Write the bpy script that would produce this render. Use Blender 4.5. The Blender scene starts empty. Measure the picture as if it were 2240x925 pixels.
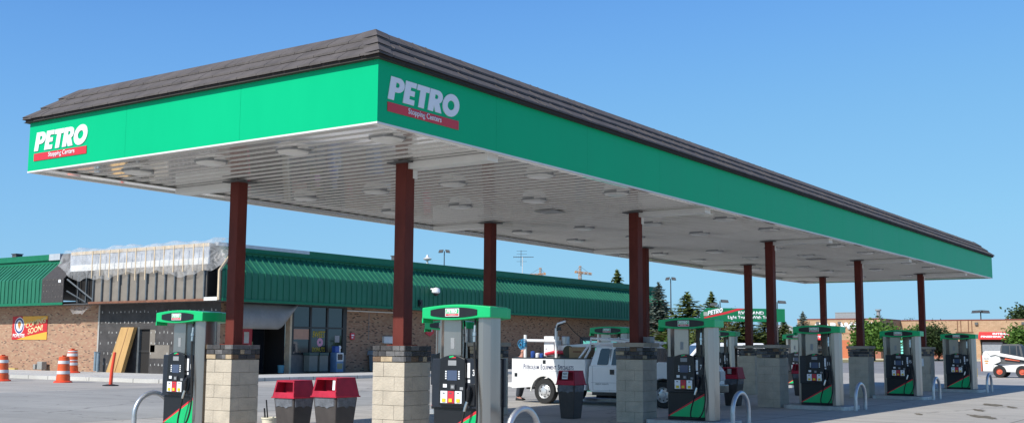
import bpy, bmesh, math, random
from mathutils import Vector, Matrix
rnd = random.Random(7)
R_ = math.radians
scene = bpy.context.scene
COL = scene.collection
SCALE = 1.15                       # the site was surveyed in units of 1.15 m; scaled to metres at the end
CAM = Vector((-10.7416, -9.5166, 1.5455))
FPX = 2438.99
YAW, PITCH, ROLL = 0.60213, 0.120955, 0.006079
# ------------------------------------------------------------------ camera basis
def basis():
    cy, sy, cp, sp = math.cos(YAW), math.sin(YAW), math.cos(PITCH), math.sin(PITCH)
    f = Vector((cy*cp, sy*cp, sp)); r = Vector((sy, -cy, 0)); u = r.cross(f)
    c, s = math.cos(ROLL), math.sin(ROLL)
    return f, c*r+s*u, -s*r+c*u
BF, BR, BU = basis()
def at(px, py, depth):
    "survey point seen at a photo pixel, at the given distance"
    return CAM + (BF + BR*((px-1120)/FPX) - BU*((py-462.5)/FPX))*depth

# ------------------------------------------------------------------ materials
MATS = {}
def nodes_of(m):
    m.use_nodes = True
    nt = m.node_tree
    return nt, nt.nodes['Principled BSDF']
def ramp(nt, stops):
    n = nt.nodes.new('ShaderNodeValToRGB')
    e = n.color_ramp.elements
    while len(e) < len(stops): e.new(0.5)
    for k, (p, c) in zip(e, stops):
        k.position = p; k.color = (*c, 1)
    return n
def mat(name, col, rough=.5, metal=0., var=.12, scale=4., bump=0., bscale=None, spec=.5, coat=0., stretch=None, fine=0.):
    if name in MATS: return MATS[name]
    m = bpy.data.materials.new(name); MATS[name] = m
    nt, b = nodes_of(m)
    b.inputs['Roughness'].default_value = rough; b.inputs['Metallic'].default_value = metal
    b.inputs['Specular IOR Level'].default_value = spec; b.inputs['Coat Weight'].default_value = coat
    tc = nt.nodes.new('ShaderNodeTexCoord'); vec = tc.outputs['Object']
    if stretch:
        mp = nt.nodes.new('ShaderNodeMapping'); mp.inputs['Scale'].default_value = stretch
        nt.links.new(vec, mp.inputs['Vector']); vec = mp.outputs['Vector']
    n = nt.nodes.new('ShaderNodeTexNoise'); n.inputs['Scale'].default_value = scale; n.inputs['Detail'].default_value = 6
    n.inputs['Roughness'].default_value = .65
    nt.links.new(vec, n.inputs['Vector'])
    lo = tuple(max(0, c*(1-var)) for c in col); hi = tuple(min(1, c*(1+var)) for c in col)
    rp = ramp(nt, [(.3, lo), (.7, hi)])
    nt.links.new(n.outputs['Fac'], rp.inputs['Fac'])
    nt.links.new(rp.outputs['Color'], b.inputs['Base Color'])
    if fine:
        pass
    rr = nt.nodes.new('ShaderNodeMapRange'); rr.inputs['To Min'].default_value = max(.02, rough*.8); rr.inputs['To Max'].default_value = min(1, rough*1.2)
    nt.links.new(n.outputs['Fac'], rr.inputs['Value']); nt.links.new(rr.outputs['Result'], b.inputs['Roughness'])
    if bump:
        n2 = nt.nodes.new('ShaderNodeTexNoise'); n2.inputs['Scale'].default_value = bscale or scale*6; n2.inputs['Detail'].default_value = 4
        nt.links.new(vec, n2.inputs['Vector'])
        bp = nt.nodes.new('ShaderNodeBump'); bp.inputs['Strength'].default_value = bump; bp.inputs['Distance'].default_value = .02
        nt.links.new(n2.outputs['Fac'], bp.inputs['Height']); nt.links.new(bp.outputs['Normal'], b.inputs['Normal'])
    return m
def brick_mat(name, axes, cols, mortar, bw=.175, rh=.06, mort=.007, offset=.5):
    "running-bond brick mapped on a wall plane; axes picks the two object axes"
    m = bpy.data.materials.new(name); MATS[name] = m
    nt, b = nodes_of(m)
    b.inputs['Roughness'].default_value = .85; b.inputs['Specular IOR Level'].default_value = .25
    tc = nt.nodes.new('ShaderNodeTexCoord'); sp = nt.nodes.new('ShaderNodeSeparateXYZ'); cb = nt.nodes.new('ShaderNodeCombineXYZ')
    nt.links.new(tc.outputs['Object'], sp.inputs[0])
    nt.links.new(sp.outputs[axes[0]], cb.inputs[0]); nt.links.new(sp.outputs[axes[1]], cb.inputs[1])
    bt = nt.nodes.new('ShaderNodeTexBrick')
    bt.offset = offset
    bt.inputs['Scale'].default_value = 1; bt.inputs['Brick Width'].default_value = bw; bt.inputs['Row Height'].default_value = rh
    bt.inputs['Mortar Size'].default_value = mort; bt.inputs['Mortar Smooth'].default_value = .1
    bt.inputs['Color1'].default_value = (0, 0, 0, 1); bt.inputs['Color2'].default_value = (1, 1, 1, 1); bt.inputs['Mortar'].default_value = (.5, .5, .5, 1)
    bt.inputs['Bias'].default_value = 0
    nt.links.new(cb.outputs[0], bt.inputs['Vector'])
    rp = ramp(nt, cols); rp.color_ramp.interpolation = 'CONSTANT'
    nt.links.new(bt.outputs['Color'], rp.inputs['Fac'])
    ns = nt.nodes.new('ShaderNodeTexNoise'); ns.inputs['Scale'].default_value = .6; ns.inputs['Detail'].default_value = 5
    nt.links.new(tc.outputs['Object'], ns.inputs['Vector'])
    dv = nt.nodes.new('ShaderNodeMapRange'); dv.inputs['To Min'].default_value = .82; dv.inputs['To Max'].default_value = 1.15
    nt.links.new(ns.outputs['Fac'], dv.inputs['Value'])
    mx = nt.nodes.new('ShaderNodeMix'); mx.data_type = 'RGBA'
    mx.inputs['B'].default_value = (*mortar, 1)
    nt.links.new(bt.outputs['Fac'], mx.inputs['Factor']); nt.links.new(rp.outputs['Color'], mx.inputs['A'])
    mu = nt.nodes.new('ShaderNodeVectorMath'); mu.operation = 'SCALE'
    nt.links.new(mx.outputs['Result'], mu.inputs[0]); nt.links.new(dv.outputs['Result'], mu.inputs['Scale'])
    nt.links.new(mu.outputs[0], b.inputs['Base Color'])
    bp = nt.nodes.new('ShaderNodeBump'); bp.inputs['Strength'].default_value = .4; bp.inputs['Distance'].default_value = .01; bp.invert = True
    nt.links.new(bt.outputs['Fac'], bp.inputs['Height']); nt.links.new(bp.outputs['Normal'], b.inputs['Normal'])
    return m
def pave_mat(name, col, var, joint=None, stains=.5, tint=None):
    "concrete / asphalt with wear at several sizes, saw-cut joints and oil stains"
    m = bpy.data.materials.new(name); MATS[name] = m
    nt, b = nodes_of(m)
    b.inputs['Roughness'].default_value = .8; b.inputs['Specular IOR Level'].default_value = .35
    tc = nt.nodes.new('ShaderNodeTexCoord'); vec = tc.outputs['Object']
    def noise(s, d=6, ro=.6):
        n = nt.nodes.new('ShaderNodeTexNoise'); n.inputs['Scale'].default_value = s; n.inputs['Detail'].default_value = d; n.inputs['Roughness'].default_value = ro
        nt.links.new(vec, n.inputs['Vector']); return n.outputs['Fac']
    def rng(src, a, bb, f0=.3, f1=.7):
        r = nt.nodes.new('ShaderNodeMapRange'); r.inputs['From Min'].default_value = f0; r.inputs['From Max'].default_value = f1
        r.inputs['To Min'].default_value = a; r.inputs['To Max'].default_value = bb; nt.links.new(src, r.inputs['Value']); return r.outputs['Result']
    def mul(x, y):
        k = nt.nodes.new('ShaderNodeMath'); k.operation = 'MULTIPLY'; nt.links.new(x, k.inputs[0]); nt.links.new(y, k.inputs[1]); return k.outputs[0]
    v = mul(rng(noise(.22), 1-var, 1+var), rng(noise(2.2, 8, .7), 1-var*.6, 1+var*.6))
    v = mul(v, rng(noise(38, 3), .9, 1.1))
    mp = nt.nodes.new('ShaderNodeMapping'); mp.inputs['Scale'].default_value = (1.1, .05, 1); mp.inputs['Rotation'].default_value = (0, 0, .06)
    nt.links.new(vec, mp.inputs['Vector']); n2 = nt.nodes.new('ShaderNodeTexNoise'); n2.inputs['Scale'].default_value = 1.3; n2.inputs['Detail'].default_value = 5
    nt.links.new(mp.outputs['Vector'], n2.inputs['Vector']); v = mul(v, rng(n2.outputs['Fac'], .88, 1.07))
    vo = nt.nodes.new('ShaderNodeTexVoronoi'); vo.feature = 'DISTANCE_TO_EDGE'; vo.inputs['Scale'].default_value = .16
    dn = nt.nodes.new('ShaderNodeTexNoise'); dn.inputs['Scale'].default_value = .9; dn.inputs['Detail'].default_value = 4; nt.links.new(vec, dn.inputs['Vector'])
    ad = nt.nodes.new('ShaderNodeVectorMath'); ad.operation = 'MULTIPLY_ADD'; ad.inputs[1].default_value = (1.6, 1.6, 0); nt.links.new(dn.outputs['Color'], ad.inputs[0]); nt.links.new(vec, ad.inputs[2])
    nt.links.new(ad.outputs[0], vo.inputs['Vector']); v = mul(v, rng(vo.outputs['Distance'], .62, 1, .0, .006))
    if stains:
        v = mul(v, rng(noise(.75, 4, .55), 1, 1-stains, .66, .78))
    if joint:
        bt = nt.nodes.new('ShaderNodeTexBrick'); bt.offset = 0
        bt.inputs['Scale'].default_value = 1; bt.inputs['Brick Width'].default_value = joint; bt.inputs['Row Height'].default_value = joint
        bt.inputs['Mortar Size'].default_value = .026
        nt.links.new(vec, bt.inputs['Vector'])
        bt.inputs['Color1'].default_value = (.94, .94, .94, 1); bt.inputs['Color2'].default_value = (1.05, 1.05, 1.05, 1); bt.inputs['Mortar'].default_value = (.45, .45, .45, 1)
        v = mul(v, bt.outputs['Color'])
    sc = nt.nodes.new('ShaderNodeVectorMath'); sc.operation = 'SCALE'; sc.inputs[0].default_value = col
    nt.links.new(v, sc.inputs['Scale']); nt.links.new(sc.outputs[0], b.inputs['Base Color'])
    bp = nt.nodes.new('ShaderNodeBump'); bp.inputs['Strength'].default_value = .25; bp.inputs['Distance'].default_value = .01
    nt.links.new(noise(60, 4), bp.inputs['Height']); nt.links.new(bp.outputs['Normal'], b.inputs['Normal'])
    return m
def leaf_mat(name, c0, c1):
    m = bpy.data.materials.new(name); MATS[name] = m
    nt, b = nodes_of(m)
    b.inputs['Roughness'].default_value = .6; b.inputs['Specular IOR Level'].default_value = .25
    oi = nt.nodes.new('ShaderNodeTexCoord'); n = nt.nodes.new('ShaderNodeTexNoise'); n.inputs['Scale'].default_value = 2.4; n.inputs['Detail'].default_value = 3
    nt.links.new(oi.outputs['Object'], n.inputs['Vector'])
    rp = ramp(nt, [(.3, c0), (.7, c1)]); nt.links.new(n.outputs['Fac'], rp.inputs['Fac'])
    nt.links.new(rp.outputs['Color'], b.inputs['Base Color'])
    tr = nt.nodes.new('ShaderNodeBsdfTranslucent'); nt.links.new(rp.outputs['Color'], tr.inputs['Color'])
    ms = nt.nodes.new('ShaderNodeMixShader'); ms.inputs[0].default_value = .25
    nt.links.new(b.outputs[0], ms.inputs[1]); nt.links.new(tr.outputs[0], ms.inputs[2])
    nt.links.new(ms.outputs[0], nt.nodes['Material Output'].inputs['Surface'])
    return m

GREEN = (0.003, .50, .235)
M = {}
M['fascia'] = mat('fascia_green', (0.001, .475, .203), .42, var=.035, scale=1.1, spec=.12, stretch=(1, 1, .25), bump=.06, bscale=1.7)
M['pgreen'] = mat('pump_green', (0.006, .50, .16), .35, var=.04, scale=2)
M['white_sign'] = mat('sign_white', (.86, .87, .88), .4, var=.03)
M['red_sign'] = mat('sign_red', (.66, .03, .045), .4, var=.05)
M['soffit'] = mat('soffit_white', (.90, .88, .84), .09, var=.03, scale=1.5, coat=1.0)
M['trim_white'] = mat('trim_white', (.78, .77, .74), .35, var=.04)
M['lens'] = mat('lamp_lens', (.74, .73, .70), .3, var=.05)
M['tile'] = mat('concrete_tile', (.112, .099, .094), .8, var=.22, scale=3.1, bump=.3, bscale=18, spec=.3)
M['tile_shade'] = mat('tile_lip_shade', (.045, .036, .033), .8)  # shadow line below each tile course, put into the colour
M['maroon'] = mat('maroon_steel', (.135, .033, .026), .55, var=.2, scale=4, bump=.05, spec=.12, stretch=(1, 1, .3))
M['block'] = mat('split_block', (.50, .435, .345), .88, var=.16, scale=3.3, bump=.55, bscale=34)
M['mortar'] = mat('mortar', (.40, .33, .245), .95)
M['stone_a'] = mat('ledge_stone_dark', (.055, .053, .055), .75, var=.4, scale=9, bump=.8, bscale=20)
M['stone_b'] = mat('ledge_stone_grey', (.14, .135, .135), .8, var=.3, scale=9, bump=.8, bscale=20)
M['stone_c'] = mat('ledge_stone_tan', (.44, .34, .22), .85, var=.25, scale=9, bump=.7, bscale=20)
M['stone_d'] = mat('ledge_stone_brown', (.16, .10, .06), .8, var=.3, scale=9, bump=.8, bscale=20)
M['cap'] = mat('cap_stone', (.40, .34, .27), .85, var=.12, bump=.3)
M['steel'] = mat('brushed_steel', (.44, .405, .37), .30, metal=.9, var=.10, scale=3, stretch=(1, 1, .06))
M['galv'] = mat('galvanised_pipe', (.55, .56, .57), .38, metal=.75, var=.15, scale=6)
M['black'] = mat('black_plastic', (.012, .013, .016), .35, var=.2)
M['navy'] = mat('dark_panel', (.018, .022, .032), .3, var=.2)
M['rubber'] = mat('rubber', (.015, .015, .015), .7, var=.2, bump=.15)
M['lcd'] = mat('lcd_grey_blue', (.07, .10, .17), .12, var=.1)
M['grey_metal'] = mat('grey_metal', (.30, .31, .32), .5, var=.12)
M['dgrey'] = mat('dark_grey', (.085, .088, .092), .6, var=.2)
M['white'] = mat('white_paint', (.87, .87, .87), .25, var=.03, coat=.6)
M['white_dirty'] = mat('white_enamel', (.74, .73, .70), .45, var=.1)
M['yellow'] = mat('yellow_plastic', (.85, .60, .03), .45, var=.06)
M['red'] = mat('red_plastic', (.60, .035, .055), .38, var=.08)
M['hood_red'] = mat('bin_red', (.43, .018, .045), .5, var=.22, scale=5, spec=.3)
M['bin'] = mat('bin_brown', (.06, .050, .046), .55, var=.2, scale=6)
M['liner'] = mat('liner_grey', (.14, .15, .17), .22, var=.35, scale=9, bump=.8, bscale=13)
M['orange'] = mat('barrel_orange', (.74, .115, .03), .45, var=.14, scale=4)
M['orange_red'] = mat('post_orange', (.80, .075, .03), .45, var=.1)
M['reflect'] = mat('reflective_white', (.70, .68, .66), .4, var=.12)
M['gseam'] = mat('seam_metal_green', (.024, .165, .098), .5, var=.16, scale=1.3, spec=.3, stretch=(1, 1, .4))
M['gtrim'] = mat('seam_trim_green', (.014, .175, .09), .45, var=.1, spec=.2)
M['felt'] = mat('roof_felt', (.055, .050, .050), .9, var=.3, scale=7, bump=.3)
M['sheath'] = mat('sheathing_black', (.062, .058, .058), .85, var=.4, scale=2.2, bump=.3)
M['board'] = mat('grey_sheathing', (.22, .195, .165), .85, var=.14, scale=2)
M['stud'] = mat('steel_stud', (.13, .15, .165), .5, metal=.3, var=.2)
M['wood'] = mat('plywood', (.48, .29, .105), .65, var=.16, scale=3, stretch=(1, 1, .15))
M['wood2'] = mat('pale_wood', (.62, .49, .33), .7, var=.18, scale=3)
M['rust'] = mat('rust_board', (.20, .085, .05), .8, var=.3)
M['glass'] = mat('window_glass', (.018, .022, .028), .04, var=.05, spec=.9)
M['tint'] = mat('vehicle_glass', (.035, .048, .062), .05, var=.05, spec=.8)
M['frame'] = mat('bronze_frame', (.03, .027, .025), .45, var=.1)
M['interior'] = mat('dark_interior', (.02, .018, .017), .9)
M['tarp'] = mat('grey_tarp', (.25, .245, .235), .6, var=.14, scale=2, bump=.3, bscale=4)
M['concrete'] = pave_mat('lot_concrete', (.42, .395, .35), .10, joint=4.6, stains=.35)
M['lane'] = pave_mat('lane_concrete', (.335, .327, .30), .12, joint=None, stains=.15)
M['walk'] = pave_mat('walk_concrete', (.56, .545, .505), .09, joint=1.5, stains=.1)
M['asphalt'] = pave_mat('asphalt', (.25, .245, .24), .14, stains=.2)
M['ground'] = pave_mat('far_ground', (.15, .15, .12), .25, stains=.2)
M['island'] = mat('island_concrete', (.36, .36, .355), .85, var=.14, bump=.2)
M['bronze'] = mat('pole_dark', (.05, .048, .05), .5)
M['chrome'] = mat('chrome', (.62, .60, .57), .3, metal=1, var=.05)
M['rim'] = mat('wheel_steel', (.62, .63, .64), .35, metal=.5, var=.1)
M['skin'] = mat('skin', (.52, .25, .18), .55, var=.1)
M['shirt'] = mat('shirt_dark', (.05, .06, .09), .85, var=.2)
M['jeans'] = mat('trousers_dark', (.035, .042, .055), .9, var=.25, scale=12)
M['rope'] = mat('blue_rope', (.02, .22, .42), .6, var=.2)
M['carton'] = mat('carton', (.33, .22, .12), .85, var=.12)
M['teal'] = mat('teal_paint', (.10, .62, .52), .45, var=.08)
M['dkteal'] = mat('teal_shade', (.02, .20, .16), .5, var=.1)
M['blue'] = mat('blue_plastic', (.03, .09, .35), .4)
M['blue_letter'] = mat('navy_lettering', (.02, .035, .12), .4)
M['paleblue'] = mat('pale_blue_box', (.16, .26, .42), .5)
M['crane'] = mat('crane_orange', (.62, .30, .10), .6)
M['bark'] = mat('bark', (.075, .055, .04), .9, var=.3, bump=.4)
M['awning'] = mat('awning_red', (.62, .035, .035), .6, var=.08)
M['door_orange'] = mat('door_orange', (.52, .16, .07), .6, var=.08)
M['skid_white'] = mat('loader_white', (.78, .77, .74), .4, var=.06)
M['skid_orange'] = mat('loader_orange', (.62, .12, .06), .5, var=.15)
M['banner_red'] = mat('banner_red', (.55, .02, .025), .6, var=.05)
M['banner_yel'] = mat('banner_yellow', (.84, .42, .05), .6, var=.05)
M['banner_navy'] = mat('banner_navy', (.05, .07, .22), .6)
M['cream'] = mat('cream_letter', (.88, .76, .40), .6, var=.03)
M['pink'] = mat('pink_paint', (.70, .32, .42), .7)
M['ypaint'] = mat('window_paint', (.50, .35, .02), .7, var=.12)
M['stain'] = mat('oil_stain', (.15, .125, .085), .8, var=.4, scale=6)
M['patch'] = pave_mat('patch_concrete', (.30, .30, .295), .15, stains=.1)
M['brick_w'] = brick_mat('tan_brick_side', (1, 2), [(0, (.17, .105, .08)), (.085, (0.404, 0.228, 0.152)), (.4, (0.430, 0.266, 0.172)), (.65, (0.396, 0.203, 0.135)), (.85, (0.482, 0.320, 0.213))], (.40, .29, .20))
M['brick_s'] = brick_mat('tan_brick_front_shaded', (0, 2), [(0, (.10, .06, .045)), (.10, (.36, .20, .125)), (.4, (.40, .235, .15)), (.65, (.34, .18, .11)), (.85, (.43, .27, .17))], (.30, .21, .14))  # same brick as the west wall, darkened for the shaded south face
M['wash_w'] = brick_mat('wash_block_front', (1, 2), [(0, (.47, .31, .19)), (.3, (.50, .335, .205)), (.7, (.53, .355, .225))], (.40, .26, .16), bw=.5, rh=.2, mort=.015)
M['wash_s'] = brick_mat('wash_block_side_shaded', (0, 2), [(0, (.34, .23, .16)), (.3, (.36, .245, .17)), (.7, (.39, .265, .185))], (.28, .19, .13), bw=.5, rh=.2, mort=.015)  # same block as the front, with the side wall's shade in the colour
M['wash_base'] = mat('wash_base_red', (.36, .15, .10), .85, var=.12)
M['leaf_spruce_blue'] = leaf_mat('blue_spruce_needles', (.09, .12, .10), (.27, .31, .26))
M['leaf_spruce'] = leaf_mat('green_spruce_needles', (.055, .095, .025), (.25, .29, .09))
M['leaf_green'] = leaf_mat('broad_leaves', (.05, .12, .02), (.16, .28, .05))
M['leaf_dark'] = leaf_mat('dark_leaves', (.03, .055, .018), (.075, .11, .035))
M['leaf_red'] = leaf_mat('russet_leaves', (.07, .06, .02), (.17, .12, .04))
M['grass'] = mat('dry_grass', (.22, .20, .09), .9, var=.3, scale=1)
# translucent construction plastic
def plastic():
    m = bpy.data.materials.new('construction_plastic'); nt, b = nodes_of(m)
    b.inputs['Base Color'].default_value = (.80, .80, .80, 1); b.inputs['Roughness'].default_value = .25
    tc = nt.nodes.new('ShaderNodeTexCoord'); n = nt.nodes.new('ShaderNodeTexNoise'); n.inputs['Scale'].default_value = 1.6; n.inputs['Detail'].default_value = 5; n.inputs['Distortion'].default_value = 1.5
    nt.links.new(tc.outputs['Object'], n.inputs['Vector'])
    bp = nt.nodes.new('ShaderNodeBump'); bp.inputs['Strength'].default_value = .7; bp.inputs['Distance'].default_value = .12
    nt.links.new(n.outputs['Fac'], bp.inputs['Height']); nt.links.new(bp.outputs['Normal'], b.inputs['Normal'])
    tp = nt.nodes.new('ShaderNodeBsdfTransparent'); tl = nt.nodes.new('ShaderNodeBsdfTranslucent'); tl.inputs['Color'].default_value = (.8, .8, .8, 1)
    m1 = nt.nodes.new('ShaderNodeMixShader'); m1.inputs[0].default_value = .35
    nt.links.new(b.outputs[0], m1.inputs[1]); nt.links.new(tl.outputs[0], m1.inputs[2])
    mr = nt.nodes.new('ShaderNodeMapRange'); mr.inputs['From Min'].default_value = .35; mr.inputs['From Max'].default_value = .65
    mr.inputs['To Min'].default_value = .86; mr.inputs['To Max'].default_value = .52
    nt.links.new(n.outputs['Fac'], mr.inputs['Value'])
    m2 = nt.nodes.new('ShaderNodeMixShader'); nt.links.new(mr.outputs['Result'], m2.inputs[0])
    nt.links.new(m1.outputs[0], m2.inputs[1]); nt.links.new(tp.outputs[0], m2.inputs[2])
    nt.links.new(m2.outputs[0], nt.nodes['Material Output'].inputs['Surface'])
    return m
M['plastic'] = plastic()

# ------------------------------------------------------------------ mesh helpers
class MB:
    def __init__(s): s.v = []; s.f = []; s.mi = []
    def face(s, pts, mi=0):
        i = len(s.v); s.v += [tuple(p) for p in pts]; s.f.append(tuple(range(i, i+len(pts)))); s.mi.append(mi)
    def mesh(s, vs, fs, mi=0):
        i = len(s.v); s.v += [tuple(p) for p in vs]
        for f in fs: s.f.append(tuple(k+i for k in f)); s.mi.append(mi)
        return s
    def box(s, x0, y0, z0, x1, y1, z1, mi=0):
        x0, x1 = sorted((x0, x1)); y0, y1 = sorted((y0, y1)); z0, z1 = sorted((z0, z1))
        v = [(x0,y0,z0),(x1,y0,z0),(x1,y1,z0),(x0,y1,z0),(x0,y0,z1),(x1,y0,z1),(x1,y1,z1),(x0,y1,z1)]
        return s.mesh(v, [(0,3,2,1),(4,5,6,7),(0,1,5,4),(1,2,6,5),(2,3,7,6),(3,0,4,7)], mi)
    def hexa(s, b, t, mi=0):
        "eight corners: four of the bottom, four of the top"
        return s.mesh(list(b)+list(t), [(0,3,2,1),(4,5,6,7),(0,1,5,4),(1,2,6,5),(2,3,7,6),(3,0,4,7)], mi)
    def prism(s, poly, axis, a, b, mi=0):
        n = len(poly)
        mk = {'x': lambda p, t: (t, p[0], p[1]), 'y': lambda p, t: (p[0], t, p[1]), 'z': lambda p, t: (p[0], p[1], t)}[axis]
        v = [mk(p, a) for p in poly]+[mk(p, b) for p in poly]
        f = [tuple(range(n))[::-1], tuple(range(n, 2*n))]+[(i, (i+1) % n, n+(i+1) % n, n+i) for i in range(n)]
        return s.mesh(v, f, mi)
    def loft(s, rings, mi=0, cap=True):
        n = len(rings[0]); v = [p for r in rings for p in r]; f = []
        for k in range(len(rings)-1):
            for i in range(n):
                j = (i+1) % n; f.append((k*n+i, k*n+j, (k+1)*n+j, (k+1)*n+i))
        if cap: f += [tuple(range(n))[::-1], tuple(range((len(rings)-1)*n, len(rings)*n))]
        return s.mesh(v, f, mi)
    def tube(s, path, r, n=8, mi=0, cap=True):
        path = [Vector(p) for p in path]; rr = r if isinstance(r, (list, tuple)) else [r]*len(path)
        rings = []; up = None
        for i, p in enumerate(path):
            d = (path[min(i+1, len(path)-1)]-path[max(i-1, 0)]).normalized()
            if up is None:
                up = Vector((0, 0, 1)) if abs(d.z) < .9 else Vector((1, 0, 0))
            a = d.cross(up)
            if a.length < 1e-5: a = d.orthogonal()
            a.normalize(); b = d.cross(a).normalized(); up = -b if False else b.cross(d)*0+a.cross(d)
            rings.append([tuple(p+(a*math.cos(2*math.pi*k/n)+b*math.sin(2*math.pi*k/n))*rr[i]) for k in range(n)])
        return s.loft(rings, mi, cap)
    def lathe(s, prof, c=(0, 0, 0), n=20, mi=0, axis='z', cap=True):
        rings = []
        for r, h in prof:
            ring = []
            for k in range(n):
                a = 2*math.pi*k/n; x, y = r*math.cos(a), r*math.sin(a)
                if axis == 'z': q = (c[0]+x, c[1]+y, c[2]+h)
                elif axis == 'x': q = (c[0]+h, c[1]+x, c[2]+y)
                else: q = (c[0]+x, c[1]+h, c[2]+y)
                ring.append(q)
            rings.append(ring)
        return s.loft(rings, mi, cap)
    def build(s, name, mats, parent=None, smooth=False, bevel=0, kind=None, loc=None, fix=True):
        me = bpy.data.meshes.new(name); me.from_pydata(s.v, [], s.f)
        if not isinstance(mats, (list, tuple)): mats = [mats]
        for m in mats: me.materials.append(m)
        me.polygons.foreach_set('material_index', s.mi)
        if fix:
            bm = bmesh.new(); bm.from_mesh(me); bmesh.ops.recalc_face_normals(bm, faces=bm.faces); bm.to_mesh(me); bm.free()
        if smooth:
            me.polygons.foreach_set('use_smooth', [True]*len(me.polygons)); me.set_sharp_from_angle(angle=R_(38))
        me.update()
        o = bpy.data.objects.new(name, me); COL.objects.link(o)
        if parent: o.parent = parent
        if loc: o.location = loc
        if bevel:
            b = o.modifiers.new('bevel', 'BEVEL'); b.width = bevel; b.segments = 2; b.limit_method = 'ANGLE'; b.angle_limit = R_(40)
        if kind: o['kind'] = kind
        return o
def tag(o, label, cat, group=None):
    o['label'] = label; o['category'] = cat
    if group: o['group'] = group
    return o
def thing(name, label, cat, loc=(0, 0, 0), rz=0, group=None):
    o = bpy.data.objects.new(name, None); COL.objects.link(o); o.empty_display_size = .2
    o.location = loc; o.rotation_euler = (0, 0, rz)
    return tag(o, label, cat, group)
def copy_thing(root, loc, label, rz=None):
    def rec(o, par):
        c = o.copy(); COL.objects.link(c)
        if par: c.parent = par
        for ch in [q for q in bpy.data.objects if q.parent == o]: rec(ch, c)
        return c
    c = rec(root, None); c.location = loc; c['label'] = label
    if rz is not None: c.rotation_euler = (0, 0, rz)
    return c
# ------------------------------------------------------------------ lettering
def flat(mesh2d, name, mtl, parent, org, U, V, depth=.006):
    "place a mesh lying in (x, y) on the plane org + U x + V y, as a thin raised plate"
    U = Vector(U); V = Vector(V); N = U.cross(V).normalized(); org = Vector(org)
    bm = bmesh.new(); bm.from_mesh(mesh2d)
    for v in bm.verts: v.co = org+U*v.co.x+V*v.co.y+N*depth
    ret = bmesh.ops.extrude_face_region(bm, geom=bm.faces[:])
    for g in ret['geom']:
        if isinstance(g, bmesh.types.BMVert): g.co -= N*depth*.9
    bmesh.ops.recalc_face_normals(bm, faces=bm.faces)
    me = bpy.data.meshes.new(name); bm.to_mesh(me); bm.free(); me.materials.append(mtl)
    o = bpy.data.objects.new(name, me); COL.objects.link(o)
    if parent: o.parent = parent
    return o
def curve_mesh(splines):
    cu = bpy.data.curves.new('outline', 'CURVE'); cu.dimensions = '2D'; cu.fill_mode = 'BOTH'
    for pts in splines:
        sp = cu.splines.new('POLY'); sp.points.add(len(pts)-1); sp.use_cyclic_u = True
        for p, q in zip(sp.points, pts): p.co = (q[0], q[1], 0, 1)
    ob = bpy.data.objects.new('outline', cu); me = bpy.data.meshes.new_from_object(ob)
    bpy.data.objects.remove(ob); bpy.data.curves.remove(cu)
    return me
def arc(cx, cy, r, a0, a1, n=12, ry=None):
    return [(cx+r*math.cos(R_(a0+(a1-a0)*i/n)), cy+(ry or r)*math.sin(R_(a0+(a1-a0)*i/n))) for i in range(n+1)]
def heavy_petro(w, h, shear=.16):
    P = [[(0,0),(0,1),(.44,1)]+arc(.44,.68,.33,90,-90,12,.32)+[(.31,.36),(.31,0)], [(.31,.79)]+arc(.40,.68,.11,90,-90,8)+[(.31,.57)]]
    E_ = [[(0,0),(0,1),(.6,1),(.6,.77),(.31,.77),(.31,.62),(.56,.62),(.56,.39),(.31,.39),(.31,.23),(.6,.23),(.6,0)]]
    T = [[(0,.75),(0,1),(.70,1),(.70,.75),(.505,.75),(.505,0),(.195,0),(.195,.75)]]
    Rr = [[(0,0),(0,1),(.44,1)]+arc(.44,.69,.32,90,-60,12,.31)+[(.80,0),(.45,0),(.31,.30),(.31,0)], [(.31,.79)]+arc(.40,.69,.10,90,-90,8)+[(.31,.59)]]
    O = [arc(.5,.5,.5,0,345,23,.53), arc(.5,.5,.21,0,345,23,.225)]
    x = 0; out = []
    for g, adv in ((P,.80),(E_,.655),(T,.735),(Rr,.80),(O,1.0)):
        for sp in g: out.append([(p[0]+x+shear*p[1], p[1]) for p in sp])
        x += adv
    W = x+shear*.5
    return curve_mesh([[(p[0]/W*w, p[1]*h) for p in sp] for sp in out])
def text_mesh(s, bold=0., shear=0., align='LEFT', spacing=1.0):
    cu = bpy.data.curves.new('t', 'FONT'); cu.body = s; cu.size = 1; cu.offset = bold; cu.shear = shear; cu.align_x = align; cu.space_character = spacing
    cu.resolution_u = 3
    ob = bpy.data.objects.new('t', cu); me = bpy.data.meshes.new_from_object(ob)
    bpy.data.objects.remove(ob); bpy.data.curves.remove(cu)
    return me
def text(s, name, mtl, parent, org, U, V, w=None, h=None, bold=0., shear=0., depth=.005, spacing=1.0):
    "text whose bounding box starts at org and is w wide and h high"
    me = text_mesh(s, bold, shear, spacing=spacing)
    xs = [v.co.x for v in me.vertices]; ys = [v.co.y for v in me.vertices]
    x0, x1, y0, y1 = min(xs), max(xs), min(ys), max(ys)
    kx = (w/(x1-x0)) if w else None; ky = (h/(y1-y0)) if h else None
    kx = kx or ky; ky = ky or kx
    for v in me.vertices: v.co = ((v.co.x-x0)*kx, (v.co.y-y0)*ky, 0)
    return flat(me, name, mtl, parent, org, U, V, depth)
def plate(poly, name, mtl, parent, org, U, V, depth=.005):
    return flat(curve_mesh([poly] if not isinstance(poly[0][0], tuple) else poly), name, mtl, parent, org, U, V, depth)
def rect(w, h): return [(0, 0), (w, 0), (w, h), (0, h)]
UW, US, UZ = (0, -1, 0), (1, 0, 0), (0, 0, 1)      # along a west-facing wall, along a south-facing wall, up

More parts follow.
